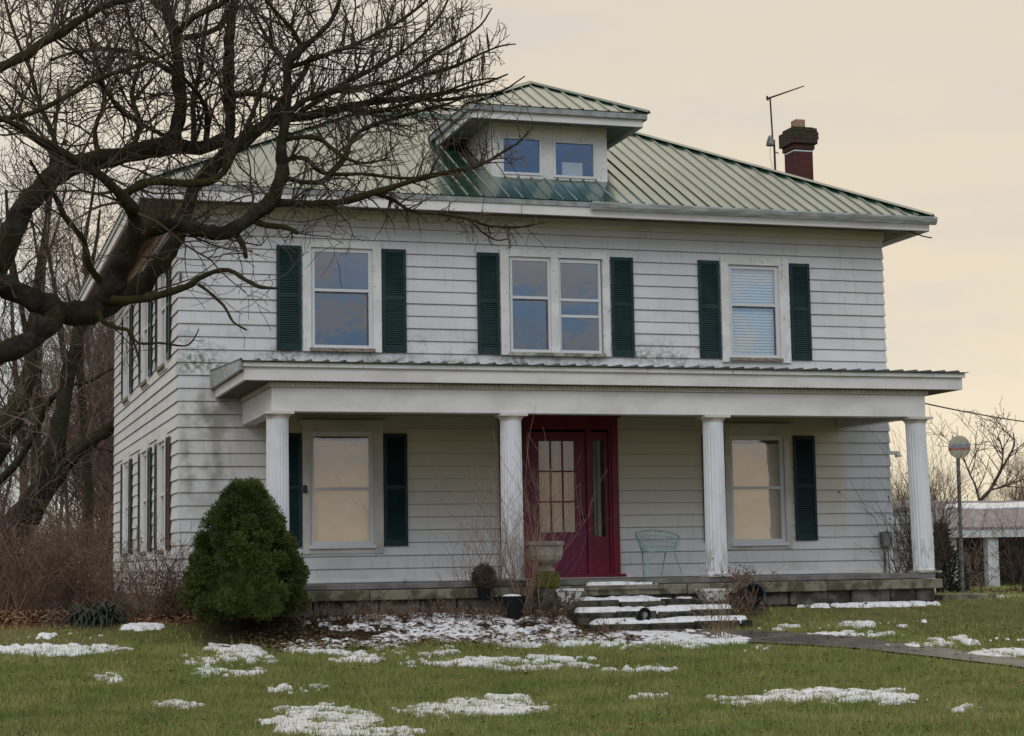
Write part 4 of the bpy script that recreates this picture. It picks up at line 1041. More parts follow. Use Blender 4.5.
# snow on the steps: lumpy strips
def snowstrip(xa, xb, ya, yb, z, seed, cov=.5):
    X, Y = np.meshgrid(np.arange(xa, xb, .03), np.arange(ya, yb+.001, .03))
    ex = np.minimum(np.minimum(X-xa, xb-X)/.15, np.minimum((Y-ya)/.10, 1)); n1 = fbm(X, Y, 2.2, 4, seed)
    m = np.clip(ex, 0, 1)*.5+(n1-cov)*1.6
    fe = ya+.05+.16*np.clip(fbm(X, X*0+seed, 3.1, 4, seed+40)-.35, 0, 1)*2
    Z = np.where((m > 0) & (Y > fe) & (X > xa+.03) & (X < xb-.03), z+.004+np.clip(m, 0, .5)*.11, z-.05)
    idx = np.arange(X.size).reshape(X.shape); ok = (m[:-1, :-1] > 0) | (m[1:, 1:] > 0)
    V = np.stack([X, Y, Z], -1).reshape(-1, 3); F = np.stack([idx[:-1, :-1][ok], idx[:-1, 1:][ok], idx[1:, 1:][ok], idx[1:, :-1][ok]], -1)
    u, inv = np.unique(F, return_inverse=True); return V[u], inv.reshape(F.shape)
VV, FF, off = [], [], 0
for a in ((5.2, 7.14, -3.29, -2.93, -.300, 11, .68), (5.14, 7.53, -3.68, -3.30, -.448, 12, .54), (5.2, 7.6, -4.07, -3.68, -.602, 13, .58), (5.5, 6.75, -2.95, -2.78, -.100, 14, .60)):
    v, f = snowstrip(*a); VV.append(v); FF.append(f+off); off += len(v)
o = nmesh('snow', np.concatenate(VV), np.concatenate(FF), 'snow'); o.data.polygons.foreach_set('use_smooth', [True]*len(o.data.polygons)); tag(o, kind='stuff')

# ------------------------------------------------------------------ grass and fallen leaves
def scatter(n, xr, yr, seed):
    r = np.random.default_rng(seed); return r.uniform(*xr, n), r.uniform(*yr, n), r
def onpath(X, Y):
    px, py, _ = project(X, Y, hgt(X, Y)+.02)
    t = np.interp(px, [p[0] for p in topl], [p[1] for p in topl], left=1e4); b = np.interp(px, [p[0] for p in botl], [p[1] for p in botl], left=-1e4)
    return (py > t-.4) & (py < b+.4)
def blades(n, xr, yr, h0, w0, seed):
    X, Y, r = scatter(n, xr, yr, seed)
    keep = ~onpath(X, Y) & ~((X > .6) & (X < 11.6) & (Y > -3.1)) & ~((X > 5.0) & (X < 7.8) & (Y > -4.1)) & ~((X > -.3) & (X < 12.5) & (Y > -.2))
    bed = (Y > -4.6) & (X < 5.4) & (X > -.3); keep &= ~(bed & (r.random(n) < .93))
    lf = (X < .9) & (Y > -3.05); keep &= ~(lf & (r.random(n) < .93))
    clump = fbm(X, Y, 3.0, 3, 31); keep &= clump+r.random(n)*.4 > .52
    sn = snowmask(X, Y) > .03; keep &= ~(sn & (r.random(n) < .4))
    X, Y = X[keep], Y[keep]; n = len(X); h = h0*(.35+1.25*r.random(n)**1.6)*(.45+1.1*fbm(X, Y, 2.4, 3, 9)); a = r.random(n)*6.283; lx = (r.random(n)-.5)*1.1*h; ly = (r.random(n)-.5)*1.1*h
    Z = hgt(X, Y); wx, wy = np.cos(a)*w0, np.sin(a)*w0
    V = np.stack([np.stack([X-wx, Y-wy, Z], -1), np.stack([X+wx, Y+wy, Z], -1), np.stack([X+lx, Y+ly, Z+h], -1)], 1).reshape(-1, 3)
    return V, np.arange(len(V)).reshape(-1, 3)
Va, Fa_ = blades(330000, (-4.5, 9.5), (-15.2, -4.0), .060, .0045, 1)
Vb, Fb = blades(150000, (-7, 18), (-7, 8), .055, .007, 2)
Vc, Fc = blades(60000, (9, 40), (-2, 40), .07, .016, 3)
o = nmesh('grass', np.concatenate([Va, Vb, Vc]), np.concatenate([Fa_, Fb+len(Va), Fc+len(Va)+len(Vb)]), 'grass'); tag(o, kind='stuff')
def leaves(n, xr, yr, s0, seed, test=None):
    X, Y, r = scatter(n, xr, yr, seed)
    if test is not None: k = test(X, Y, r); X, Y = X[k], Y[k]
    n = len(X); a = r.random(n)*6.283; s = s0*(.5+r.random(n)); Z = hgt(X, Y)+.02+r.random(n)*.03; t = (r.random(n)-.5)*1.2
    c_, s_2 = np.cos(a)*s, np.sin(a)*s
    V = np.stack([np.stack([X-c_, Y-s_2, Z-t*s*.5], -1), np.stack([X+s_2*.6, Y-c_*.6, Z+s*.3], -1), np.stack([X+c_, Y+s_2, Z+t*s*.5], -1), np.stack([X-s_2*.6, Y+c_*.6, Z+s*.25], -1)], 1).reshape(-1, 3)
    return V, np.arange(len(V)).reshape(-1, 4)
L1 = leaves(2600, (-4.5, 12), (-14, -4), .028, 5)
L2 = leaves(12000, (-9, .6), (-3.0, 14), .05, 6)
L3 = leaves(3500, (.4, 5.6), (-5.0, -2.95), .035, 7)
L4 = leaves(3000, (15, 30), (8, 22), .06, 8)
Vs, Fs, off = [], [], 0
for v, f in (L1, L2, L3, L4): Vs.append(v); Fs.append(f+off); off += len(v)
tag(nmesh('leaf_litter', np.concatenate(Vs), np.concatenate(Fs), 'leaf'), kind='stuff')

# ------------------------------------------------------------------ woody growth
def rvec(r): 
    while True:
        v = Vector((r.uniform(-1, 1), r.uniform(-1, 1), r.uniform(-1, 1)))
        if .05 < v.length < 1: return v.normalized()
def grow(mb, r, p, d, length, rad, lev, cfg, ok=None):
    """one wandering branch and its children"""
    n = max(2, int(length/cfg['seg'][min(lev, len(cfg['seg'])-1)])); pts = [p.copy()]; q = p.copy(); dd = d.copy(); st = length/n
    for i in range(n):
        dd = (dd+rvec(r)*cfg['wob']+Vector((0, 0, cfg['up']))).normalized(); q = q+dd*st
        if ok and not ok(q): break
        pts.append(q.copy())
    if len(pts) < 2: return
    m = len(pts)-1
    rads = [max(cfg['rmin'], rad*(1-.72*k/m)) for k in range(m+1)]
    mb.tube(pts, rads, cfg['sides'][min(lev, len(cfg['sides'])-1)], cap=False)
    if lev >= cfg['lev']: return
    nc = cfg['kids'][lev]; nc = int(nc*length/cfg['ref'][lev]+r.random())
    for _ in range(nc):
        t = r.uniform(.15, 1)*m; i = min(int(t), m-1); b = pts[i].lerp(pts[i+1], t-i); td = (pts[i+1]-pts[i]).normalized()
        s = rvec(r); s = (s-td*s.dot(td)).normalized()
        grow(mb, r, b, (td*.55+s*cfg['spread']+Vector((0, 0, .15))).normalized(), length*r.uniform(*cfg['lr']), rads[i]*.62, lev+1, cfg, ok)

# foreground catalpa-like tree: limbs traced from the photograph, each given its own depth
def trace(L, D0, D1):
    P, W = [], []
    n = len(L)
    for i, (x, y, w_) in enumerate(L):
        D = D0+(D1-D0)*i/(n-1); P.append(atD(x, y, D)); W.append(w_*D/F_PX/2)
    # subdivide with a little wander
    P2, W2 = [], []
    for i in range(n-1):
        a0 = P[max(i-1, 0)]; a1, a2 = P[i], P[i+1]; a3 = P[min(i+2, n-1)]
        for k in range(3):
            t = k/3
            q = .5*((2*a1)+(a2-a0)*t+(2*a0-5*a1+4*a2-a3)*t*t+(3*a1-a0-3*a2+a3)*t**3)
            P2.append(q+rvec(rng)*W[i]*.14); W2.append((W[i]+(W[i+1]-W[i])*t)*rng.uniform(.86, 1.15))
    P2.append(P[-1]); W2.append(W[-1]); return P2, W2
LIMBS = [ # points, depth start/end, side growth density, growth length
 ([(-150, 470, 60), (-95, 410, 52), (-45, 330, 42), (0, 252, 28), (14, 224, 24), (32, 199, 22), (52, 178, 20), (78, 164, 19), (112, 158, 18), (140, 152, 18), (170, 145, 18), (200, 148, 13), (225, 138, 12)], 14.6, 16.3, .5, 1.4),
 ([(170, 146, 17), (173, 138, 15), (181, 110, 13), (178, 75, 13), (176, 40, 12), (168, 15, 12), (160, -10, 11), (150, -45, 9)], 16.0, 16.4, 1, 1.3),
 ([(178, 32, 7), (185, 26, 6), (195, 16, 7), (215, 7, 6), (232, -3, 5), (262, -20, 4)], 16.3, 15.7, 1, 1.0),
 ([(178, 39, 6), (190, 37, 6), (207, 33, 6), (222, 24, 6), (230, 8, 5), (240, -12, 4)], 16.3, 16.8, 1, 1.0),
 ([(-150, 480, 52.1), (-110, 400, 42.0), (-60, 320, 33.6), (-25, 290, 27.7), (0, 286, 26.0), (25, 295, 24.4), (50, 307, 24.4), (75, 314, 24.4), (95, 309, 26.0), (110, 300, 25.2), (130, 290, 21.8), (150, 276, 18.5), (165, 257, 16.0), (176, 240, 15.1), (185, 215, 14.3), (193, 190, 14.3), (206, 174, 14.3), (225, 155, 14.3), (246, 139, 13.4), (265, 124, 10.9), (280, 105, 8.4), (300, 80, 5.9), (312, 55, 4.2)], 14.5, 16.6, .45, 1.2),
 ([(248, 139, 12), (262, 128, 11), (282, 118, 11), (310, 116, 9), (342, 108, 8), (372, 102, 7), (412, 98, 5), (450, 92, 4), (482, 84, 2.5), (508, 74, 1.5)], 16.5, 16.0, 1.2, .9),
 ([(108, 300, 26), (116, 275, 24), (128, 250, 21), (137, 235, 18), (134, 215, 14), (130, 205, 13), (116, 190, 11), (95, 172, 9), (75, 160, 8), (55, 148, 8), (35, 137, 7), (15, 124, 6), (-15, 112, 5)], 15.0, 13.6, 1, 1.2),
 ([(126, 252, 20), (138, 238, 18), (155, 227, 17), (178, 224, 15), (205, 232, 15), (225, 232, 15), (246, 222, 15), (263, 208, 15), (275, 195, 14), (282, 172, 13), (281, 152, 11), (285, 120, 10), (288, 90, 10), (288, 66, 9), (300, 50, 7), (318, 35, 5), (333, 18, 5), (341, -5, 4), (345, -30, 3)], 15.0, 15.2, .8, 1.1),
 ([(274, 202, 9), (290, 203, 8), (312, 203, 7), (340, 202, 7), (365, 195, 8), (392, 187, 6), (420, 178, 6), (450, 172, 5), (480, 165, 4), (503, 152, 3), (520, 141, 2), (533, 126, 1.3)], 15.1, 15.9, 1.9, .5),
 ([(374, 193, 5), (395, 201, 4), (412, 211, 3.5), (440, 214, 3.2), (468, 219, 3), (490, 226, 2.5), (520, 227, 2), (545, 222, 1.3)], 15.5, 15.9, 2.4, .3),
 ([(470, 220, 2), (482, 232, 1.8), (496, 240, 1.6), (508, 239, 1.2)], 15.7, 15.9, 1.2, .2),
 ([(285, 178, 6), (305, 182, 5), (323, 181, 6), (334, 170, 6), (345, 158, 6), (350, 144, 5), (361, 131, 4.5), (385, 121, 4), (412, 113, 3.5), (440, 106, 2.5), (465, 98, 1.5)], 15.2, 16.1, 1.1, .6),
 ([(286, 162, 5), (293, 158, 5), (306, 159, 5), (318, 170, 4.5), (332, 174, 4), (362, 174, 3.5), (400, 178, 3), (430, 176, 2.2), (452, 170, 1.3)], 15.2, 15.6, 1.1, .5),
 ([(282, 140, 6), (300, 137, 5), (320, 139, 5), (334, 150, 4.5), (350, 160, 3.5), (368, 163, 2.5), (388, 158, 1.6)], 15.2, 14.9, 1.1, .5),
 ([(250, 219, 9), (265, 225, 6), (285, 227, 5.5), (298, 233, 4)], 15.1, 15.0, .8, .3),
 ([(234, 232, 7), (243, 245, 5.5), (246, 258, 4)], 15.1, 15.0, 2, .35),
 ([(112, 300, 10), (140, 299, 8), (165, 293, 8), (186, 287, 7), (205, 275, 5.5), (228, 270, 5), (246, 280, 4.5), (261, 287, 4), (279, 288, 2.5)], 14.8, 14.4, .45, .22),
 ([(198, 284, 4), (215, 297, 3.2), (226, 309, 3), (233, 322, 2.5), (247, 330, 1.6)], 14.6, 14.4, .3, .15),
 ([(98, 312, 7), (104, 322, 5), (118, 328, 4.5), (129, 331, 4), (138, 343, 3), (160, 343, 2.4), (184, 346, 2), (193, 340, 1.7), (199, 329, 1.2)], 14.9, 14.5, .4, .2),
 ([(129, 333, 3), (136, 348, 2.5), (139, 362, 2)], 14.9, 14.7, .3, .15),
 ([(62, 311, 18), (48, 325, 19), (32, 340, 20), (12, 350, 22), (-20, 360, 26), (-70, 400, 40), (-140, 490, 55)], 14.9, 14.5, .1, .5),
 ([(108, 290, 9), (96, 276, 7), (88, 262, 7), (84, 242, 6), (72, 225, 6), (62, 212, 6), (55, 196, 5), (42, 180, 4), (30, 160, 3)], 15.0, 14.2, .5, .8),
 ([(-60, 95, 12), (-15, 74, 10), (20, 58, 10), (42, 43, 9), (62, 32, 9), (90, 14, 7), (112, 4, 6), (160, -8, 5)], 13.8, 15.0, 1.2, 1.2),
 ([(-40, 128, 6), (0, 120, 5), (35, 112, 5), (70, 94, 5), (100, 78, 5), (140, 65, 4), (182, 48, 3)], 13.5, 14.5, 1.1, 1.0),
 ([(98, 79, 4.5), (110, 96, 4.5), (120, 110, 4.5), (136, 121, 4.5), (165, 136, 5)], 14.2, 15.8, 1, .7),
 ([(118, 196, 9), (150, 182, 8), (190, 183, 9), (214, 180, 8), (228, 165, 6), (240, 140, 6), (253, 112, 5), (262, 85, 4), (270, 60, 3)], 14.9, 15.3, .8, .9),
 ([(226, 155, 12), (229, 140, 11), (230, 110, 11), (229, 75, 11), (229, 40, 10), (234, 8, 8), (240, -25, 7)], 16.4, 16.6, 1, 1.3),
 ([(193, 146, 7), (194, 125, 6), (193, 100, 6), (199, 75, 5), (203, 45, 4), (208, 10, 3)], 16.3, 17.2, 1, 1.1),
 ([(205, 148, 7), (208, 120, 6), (202, 100, 5), (190, 85, 4), (165, 60, 3.5), (140, 40, 3)], 16.3, 15.4, 1, 1.1),
 ([(233, 96, 7), (248, 93, 6), (265, 96, 5), (282, 100, 5)], 16.5, 15.4, 1, .8),
 ([(285, 118, 6), (305, 100, 6), (330, 92, 5), (365, 86, 4.5), (402, 77, 4), (432, 56, 3.5), (460, 40, 3), (480, 26, 2), (492, 8, 1.3)], 15.2, 15.8, 1.3, .75),
 ([(300, 112, 6), (322, 98, 5), (350, 80, 5), (385, 62, 4), (415, 42, 3), (440, 15, 2.5), (452, -10, 2)], 16.4, 16.8, 1.3, .85),
 ([(365, 103, 5), (395, 88, 5), (425, 75, 4), (455, 66, 3.5), (480, 54, 2.5), (500, 46, 1.8), (516, 44, 1.2)], 16.1, 16.3, 1.4, .6),
 ([(288, 68, 6), (312, 60, 5), (345, 48, 4), (380, 32, 3.5), (410, 14, 3), (440, -12, 2)], 15.2, 15.6, 1.4, .85),
 ([(302, 48, 5), (292, 30, 5), (278, 14, 4), (262, -5, 3)], 15.2, 14.9, 1.3, .8),
 ([(288, 64, 5), (275, 50, 5), (262, 30, 4), (250, 5, 3)], 15.2, 15.6, 1.3, .8),
 ([(410, 98, 4), (440, 100, 3.5), (470, 96, 3), (500, 92, 2), (525, 76, 1.2)], 16, 15.8, 1.5, .45),
 ([(340, 108, 5), (370, 112, 4), (400, 106, 4), (435, 96, 3), (470, 82, 2), (495, 78, 1.4)], 16.1, 15.6, 1.4, .5),
 ([(176, 75, 6), (150, 60, 5), (120, 50, 4), (85, 50, 3.5), (50, 60, 3)], 16.4, 15.6, 1.1, .9),
 ([(60, 176, 7), (55, 140, 5), (40, 105, 4.5), (30, 70, 4), (15, 35, 3.5), (5, 0, 3)], 15.3, 16, 1.2, 1.1),
 ([(100, 160, 7), (95, 130, 5), (105, 100, 4.5), (98, 65, 4), (88, 30, 3.5), (80, -5, 3)], 15.6, 16.5, 1.2, 1.1),
 ([(130, 154, 7), (140, 125, 5), (132, 95, 4.5), (140, 60, 4), (130, 25, 3.5), (125, -10, 3)], 15.8, 16.8, 1.2, 1.1),
]
tree = empty('bare_tree', atD(-150, 470, 14.5)+Vector((0, 0, -1)), 'big bare tree with mossy arching limbs leaning in front of the house from the left', 'tree')
tb = atD(-150, 470, 14.55); tgz = float(hgt(tb.x, tb.y))
MB().tube([(tb.x-.55, tb.y-.2, tgz-.2), (tb.x-.5, tb.y-.15, tgz+.25), (tb.x-.35, tb.y, tgz+.8), (tb.x-.1, tb.y, tb.z-.05), (tb.x+.08, tb.y, tb.z+.35)], [.50, .38, .34, .31, .2], 18).build('trunk', 'bark', tree, smooth=True)
CF = dict(seg=[.13, .08, .055, .05], wob=.36, up=.05, rmin=.0026, sides=[5, 4, 3, 3], lev=2, kids=[6, 3.4, 3], ref=[1.0, .5, .3], lr=(.35, .62), spread=.85)
EDGE = [0]
def edge_ok(q):
    px, py, zc = project(q.x, q.y, q.z)
    if py < 232:
        return px < np.interp(py, [0, 50, 90, 120, 150, 232], [488, 510, 510, 535, 530, 552])+EDGE[0]
    return True
P_left = lambda L: sum(p[0] for p in L)/len(L) < 262
twigs = MB(); pods = MB(); rt = random.Random(21)
for i, (L, D0, D1, dens, gl_) in enumerate(LIMBS):
    P, Wd = trace(L, D0, D1)
    big = max(Wd) > .055
    MB().tube(P, Wd, 12 if big else 7).build('limb', 'bark' if big else 'twigmoss', tree, smooth=True)
    tot = sum((P[k+1]-P[k]).length for k in range(len(P)-1))
    n = int(tot*dens*(10 if P_left(L) else 17))
    for _ in range(n):
        t = rt.uniform(.06, 1)*(len(P)-1); k = min(int(t), len(P)-2); b = P[k].lerp(P[k+1], t-k); td = (P[k+1]-P[k]).normalized()
        px, py, zc = project(b.x, b.y, b.z)
        if px < -60 or py < -60: continue
        upper = py < 180
        s = rvec(rt); s = (s-td*s.dot(td)).normalized()
        up = .35 if upper else .05
        if py > 235 and rt.random() < .55: continue
        ln = gl_*rt.uniform(.35, 1.0); EDGE[0] = rt.uniform(-55, 14)
        cf = dict(CF)
        if not upper: cf['up'] = .02
        grow(twigs, rt, b, (td*.5+s*.8+Vector((0, 0, up))).normalized(), ln, min(Wd[k]*.5, .006+.006*ln), 0 if ln > .45 else 1, cf, edge_ok)
# hanging seed pods in the upper right of the crown
for _ in range(420):
    px, py = rt.uniform(330, 505), rt.uniform(0, 120)
    if px > 505-(py-60)*.2: continue
    D = rt.uniform(15.3, 16.8); q = atD(px, py, D); l = rt.uniform(.12, .26)
    # only where a twig passes near: hang it from that place
    pods.v and None
    POD = [q, q+Vector((rt.uniform(-.02, .02), 0, -l*.5)), q+Vector((rt.uniform(-.03, .03), 0, -l))]
    pods.__dict__.setdefault('c', []).append(POD)
tv = np.array(twigs.v); sel = []
for POD in pods.c:
    d2 = ((tv-np.array(POD[0]))**2).sum(1); k = int(d2.argmin())
    if d2[k] > .5**2 or len(sel) >= 95: continue
    sh = Vector(tv[k])-POD[0]; sel.append([p+sh for p in POD])
twigs.build('crown', 'twig', tree); [MB().tube(P_, [.002, .006, .003], 4).build('seed_pod', 'seed', tree) for P_ in sel]
# a few hanging dead leaves
dl = MB()
for px, py, D in ((96, 25, 15), (118, 12, 15), (100, 29, 15), (299, 77, 15.4), (324, 72, 15.4), (298, 72, 15.4), (486, 212, 15.7), (448, 219, 15.7), (65, 140, 14.5), (350, 40, 15.5)):
    q = atD(px, py, D)
    for k in range(3):
        c_ = q+rvec(rt)*.02; a_ = rvec(rt)*.035; b_ = rvec(rt)*.02; dl.poly([c_-a_, c_-b_, c_+a_, c_+b_])
dl.build('dead_leaves', 'deadleaf', tree)

# middle distance trees at the left
def traced_tree(label, limbs, D, name='bare_tree', kids=2.6, ln=2.0, up=.05, m='barkmid'):
    base = atD(limbs[0][0][0], limbs[0][0][1], D); t = empty(name, (base.x, base.y, float(hgt(base.x, base.y))), label, 'tree', 'bare trees beyond the left side of the house')
    tw = MB(); cf = dict(seg=[.5, .35, .25], wob=.22, up=up, rmin=.006, sides=[4, 3, 3], lev=2, kids=[5, 3, 3], ref=[2, 1, .6], lr=(.35, .6), spread=.8)
    for k, L in enumerate(limbs):
        P, Wd = trace(L, D, D+rng.uniform(-1, 1.5) if k else D)
        if k == 0: P = [Vector((P[0].x, P[0].y, float(hgt(P[0].x, P[0].y))-.2))]+P; Wd = [Wd[0]*1.2]+Wd
        MB().tube(P, Wd, 9).build('trunk' if k == 0 else 'limb', m, t, smooth=True)
        for _ in range(int(kids*len(P)/3)):
            i = rt.randint(1, len(P)-2); td = (P[i+1]-P[i]).normalized(); s = rvec(rt); s = (s-td*s.dot(td)).normalized()
            grow(tw, rt, P[i], (td*.6+s*.7+Vector((0, 0, .2))).normalized(), ln*rt.uniform(.4, 1), min(Wd[i]*.3, .022), 0, cf)
    tw.build('crown', 'twigfar', t)
traced_tree('bare tree with a thick leaning grey trunk, forked, left of the house corner', [
 [(-25, 600, 48.0), (0, 550, 35.2), (14, 525, 28.8), (34, 500, 26.4), (48, 478, 22.4), (55, 445, 19.2), (62, 410, 16.0), (68, 375, 14.4), (75, 350, 12.0), (80, 320, 9.6), (84, 290, 6.4), (95, 250, 4.0), (100, 210, 2.4)],
 [(70, 370, 8.8), (62, 345, 6.4), (60, 320, 5.6), (55, 290, 4.0), (48, 250, 3.2)],
 [(30, 520, 20.8), (48, 490, 17.6), (62, 468, 16.0), (80, 449, 14.4), (97, 437, 12.0), (115, 425, 11.2), (140, 405, 8.8), (160, 395, 6.4)],
 [(70, 385, 6.4), (60, 392, 5.6), (48, 403, 6.4), (40, 420, 6.4), (30, 442, 6.4), (18, 462, 7.2), (0, 480, 8.0), (-20, 500, 9.6)],
 [(72, 385, 3.2), (90, 381, 3.2), (105, 372, 3.2), (120, 366, 2.4)], [(78, 452, 4.0), (95, 448, 3.2), (112, 452, 2.4)]], 46)
traced_tree('bare tree with a steeply leaning trunk at the left picture edge', [
 [(-75, 560, 46), (-40, 500, 38), (-12, 455, 33), (5, 425, 28), (18, 405, 22), (27, 385, 15), (31, 355, 11), (33, 320, 9), (38, 280, 8), (45, 240, 7), (48, 205, 5), (52, 150, 4), (60, 90, 3)],
 [(30, 372, 8), (26, 330, 6), (18, 290, 5), (10, 240, 4), (6, 190, 3)]], 50)
traced_tree('slim straight bare tree showing between the big limbs', [
 [(20, 600, 9.9), (30, 540, 8.7), (36, 460, 8.1), (38, 380, 7.4), (42, 300, 6.8), (45, 250, 5.6), (50, 200, 4.3), (55, 140, 3.1), (58, 80, 1.9)],
 [(43, 280, 3.1), (35, 240, 2.5), (30, 200, 1.9)], [(45, 260, 3.1), (58, 225, 2.5), (66, 185, 1.9)]], 58)
traced_tree('slim bare tree just clear of the upper house corner', [
 [(92, 600, 11.2), (90, 520, 9.3), (86, 440, 8.1), (80, 370, 7.4), (82, 330, 6.8), (88, 290, 5.6), (84, 250, 4.3), (92, 200, 3.1), (98, 150, 1.9)],
 [(84, 330, 3.7), (96, 310, 3.1), (108, 290, 1.9)], [(82, 340, 3.7), (72, 310, 3.1), (66, 285, 2.5)]], 52)
# woods: a few prototypes, copied as trees of their own
protos = []
def wood_tree(seed, h, label):
    r = random.Random(seed); t = empty('woodland_tree', (0, 0, 0), label, 'tree', 'bare woodland trees behind the house')
    pts, q, d = [], Vector((0, 0, -.3)), Vector((r.uniform(-.06, .06), r.uniform(-.06, .06), 1)); n = 12
    for k in range(n+1):
        pts.append(q.copy()); d = (d+rvec(r)*.07).normalized(); q = q+d*(h/n)
    rad = [h*.011*(1-.85*k/n)+.012 for k in range(n+1)]
    MB().tube(pts, rad, 6, cap=False).build('trunk', 'barkfar', t)
    cf = dict(seg=[.55, .4, .3, .25], wob=.20, up=.08, rmin=.008, sides=[3, 3, 3, 3], lev=2, kids=[5, 4], ref=[2.2, 1.1], lr=(.35, .6), spread=.62)
    tw = MB()
    for _ in range(int(21)):
        i = r.randint(3, n-1); td = (pts[i+1]-pts[i]).normalized(); s = rvec(r); s.z = abs(s.z)*.5
        grow(tw, r, pts[i].lerp(pts[i+1], r.random()), (td*.6+s.normalized()*.7).normalized(), h*r.uniform(.16, .30), rad[i]*.5, 0, cf)
    tw.build('crown', 'twigfar', t); return t
def copy_tree(o, loc, rz, sc, label=None):
    c = o.copy(); COL.objects.link(c); c.location = loc; c.rotation_euler = (0, 0, rz); c.scale = (sc, sc, sc)
    if label: c['label'] = label
    for chd in [x for x in o.children]:
        k = chd.copy(); COL.objects.link(k); k.parent = c; k.matrix_parent_inverse = Matrix.Identity(4)
    return c
WL = 'bare brown woodland tree among many beyond the house'
for k in range(5): protos.append(wood_tree(100+k, 15+k*.7, WL))
for p_ in protos:
    for chd in p_.children: chd.matrix_parent_inverse = Matrix.Identity(4)
spots = []
rw = random.Random(77)
for k in range(38):
    D = rw.uniform(76, 120); px = rw.uniform(90, 360) if k > 17 else rw.uniform(-30, 150)
    if k > 30: D = rw.uniform(100, 140)
    q = atD(px, 580, D); spots.append((q.x, q.y, D))
for i, (x, y, D) in enumerate(spots):
    sc = rw.uniform(.55, 1.0)
    px = project(x, y, 0)[0]
    # keep the crowns below the roof line to the right of the big tree
    if px > 130: sc *= np.interp(px, [130, 300, 420], [1, .7, .5])
    loc = (x, y, float(hgt(x, y)))
    if i < 5: p_ = protos[i]; p_.location = loc; p_.rotation_euler = (0, 0, rw.uniform(0, 6)); p_.scale = (sc,)*3
    else: copy_tree(protos[i % 5], loc, rw.uniform(0, 6.28), sc)
# far trees to the right, behind the garage
RL = 'bare tree of the far tree line behind the garage'
for k in range(26):
    px = rw.uniform(880, 1075); D = rw.uniform(120, 180); q = atD(px, 575, D)
    c = copy_tree(protos[k % 5], (q.x, q.y, -1.4), rw.uniform(0, 6.28), rw.uniform(.34, .50), RL); c['group'] = 'far tree line on the right'
for o_, lab in (((rw.random(), 0), ''),): pass
tt_ = traced_tree
base = atD(972, 520, 85)
def right_tree():
    t = empty('bare_tree', (atD(972, 560, 85).x, atD(972, 560, 85).y, -1.3), 'crooked bare tree leaning right above the garage roof', 'tree')
    tw = MB(); cf = dict(seg=[.5, .35, .25], wob=.22, up=.07, rmin=.011, sides=[4, 3, 3], lev=2, kids=[5, 3], ref=[2, 1], lr=(.35, .6), spread=.7)
    for k, L in enumerate([[(968, 575, 6.0), (972, 540, 5.0), (978, 505, 4.0), (990, 490, 3.5), (1000, 472, 3.0), (1008, 458, 2.5), (1014, 445, 2.0), (1013, 432, 1.0)], [(980, 502, 3.5), (975, 485, 2.0), (968, 470, 1.5), (962, 452, 1.0)], [(1000, 472, 2.0), (1003, 455, 1.5), (1000, 440, 1.0)], [(990, 490, 2.0), (1005, 486, 1.5), (1018, 478, 1.0)]]):
        P, Wd = trace(L, 85, 85+rng.uniform(-1, 1)*(k > 0)); MB().tube(P, Wd, 8).build('trunk' if k == 0 else 'limb', 'barkfar', t)
        for _ in range(7):
            i = rt.randint(2, len(P)-2); td = (P[i+1]-P[i]).normalized(); s = rvec(rt)
            grow(tw, rt, P[i], (td*.6+s*.6+Vector((0, 0, .2))).normalized(), 2.3*rt.uniform(.4, 1), .03, 0, cf)
    tw.build('crown', 'twigfar', t)
right_tree()

# brush: stuff nobody could count
def brush(name, n, xr, yr, hr, m, seed, rad=(.006, .014), arch=.5, foot=None, lev=True):
    r = random.Random(seed); mb = MB()
    for _ in range(n):
        x, y = r.uniform(*xr), r.uniform(*yr)
        if foot and not foot(x, y): continue
        h = r.uniform(*hr); p = Vector((x, y, float(hgt(x, y)))); d = Vector((r.uniform(-1, 1)*arch, r.uniform(-1, 1)*arch, 1)).normalized(); pts = [p.copy()]; k_ = 6
        for k in range(k_):
            d = (d+rvec(r)*.28+Vector((0, 0, -.10*arch*k))).normalized(); p = p+d*h/k_; pts.append(p.copy())
        r0 = r.uniform(*rad); mb.tube(pts, [r0*(1-.7*k/k_) for k in range(k_+1)], 3, cap=False)
        if lev:
            for _k in range(3):
                i = r.randint(1, 5); b = pts[i]; e = (rvec(r)+Vector((0, 0, .4))).normalized()*h*.28; mb.tube([b, b+e*.5+rvec(r)*h*.03, b+e], [r0*.6, r0*.4, r0*.25], 3, cap=False)
    o = mb.build(name, m); tag(o, kind='stuff'); return o
vis = lambda x, y: -30 < project(x, y, 0)[0] < 150
brush('brush', 4600, (-12, 2), (12, 24), (1.2, 3.4), 'brush', 301, (.006, .013), .7, vis)
brush('brush', 2400, (-16, 8), (26, 55), (2, 4.6), 'brush', 302, (.009, .017), .4, lambda x, y: -30 < project(x, y, 0)[0] < 140)
brush('brush', 3400, (-20, 60), (70, 95), (3, 5.6), 'brush', 303, (.014, .026), .3, lambda x, y: -30 < project(x, y, 0)[0] < 200)
fr_ = lambda x, y: 936 < project(x, y, 0)[0] < 1100 
brush('brush', 900, (16, 34), (16, 27), (.8, 3.0), 'brush', 304, (.008, .016), .5, lambda x, y: 934 < project(x, y, 0)[0] < 985)
brush('brush', 1500, (40, 120), (75, 110), (3, 5.6), 'brush', 305, (.02, .035), .3, lambda x, y: 885 < project(x, y, 0)[0] < 1100)

# ------------------------------------------------------------------ shrubs close to the house
def leafy(V, F, c, n, size, r, spreadv):
    pass
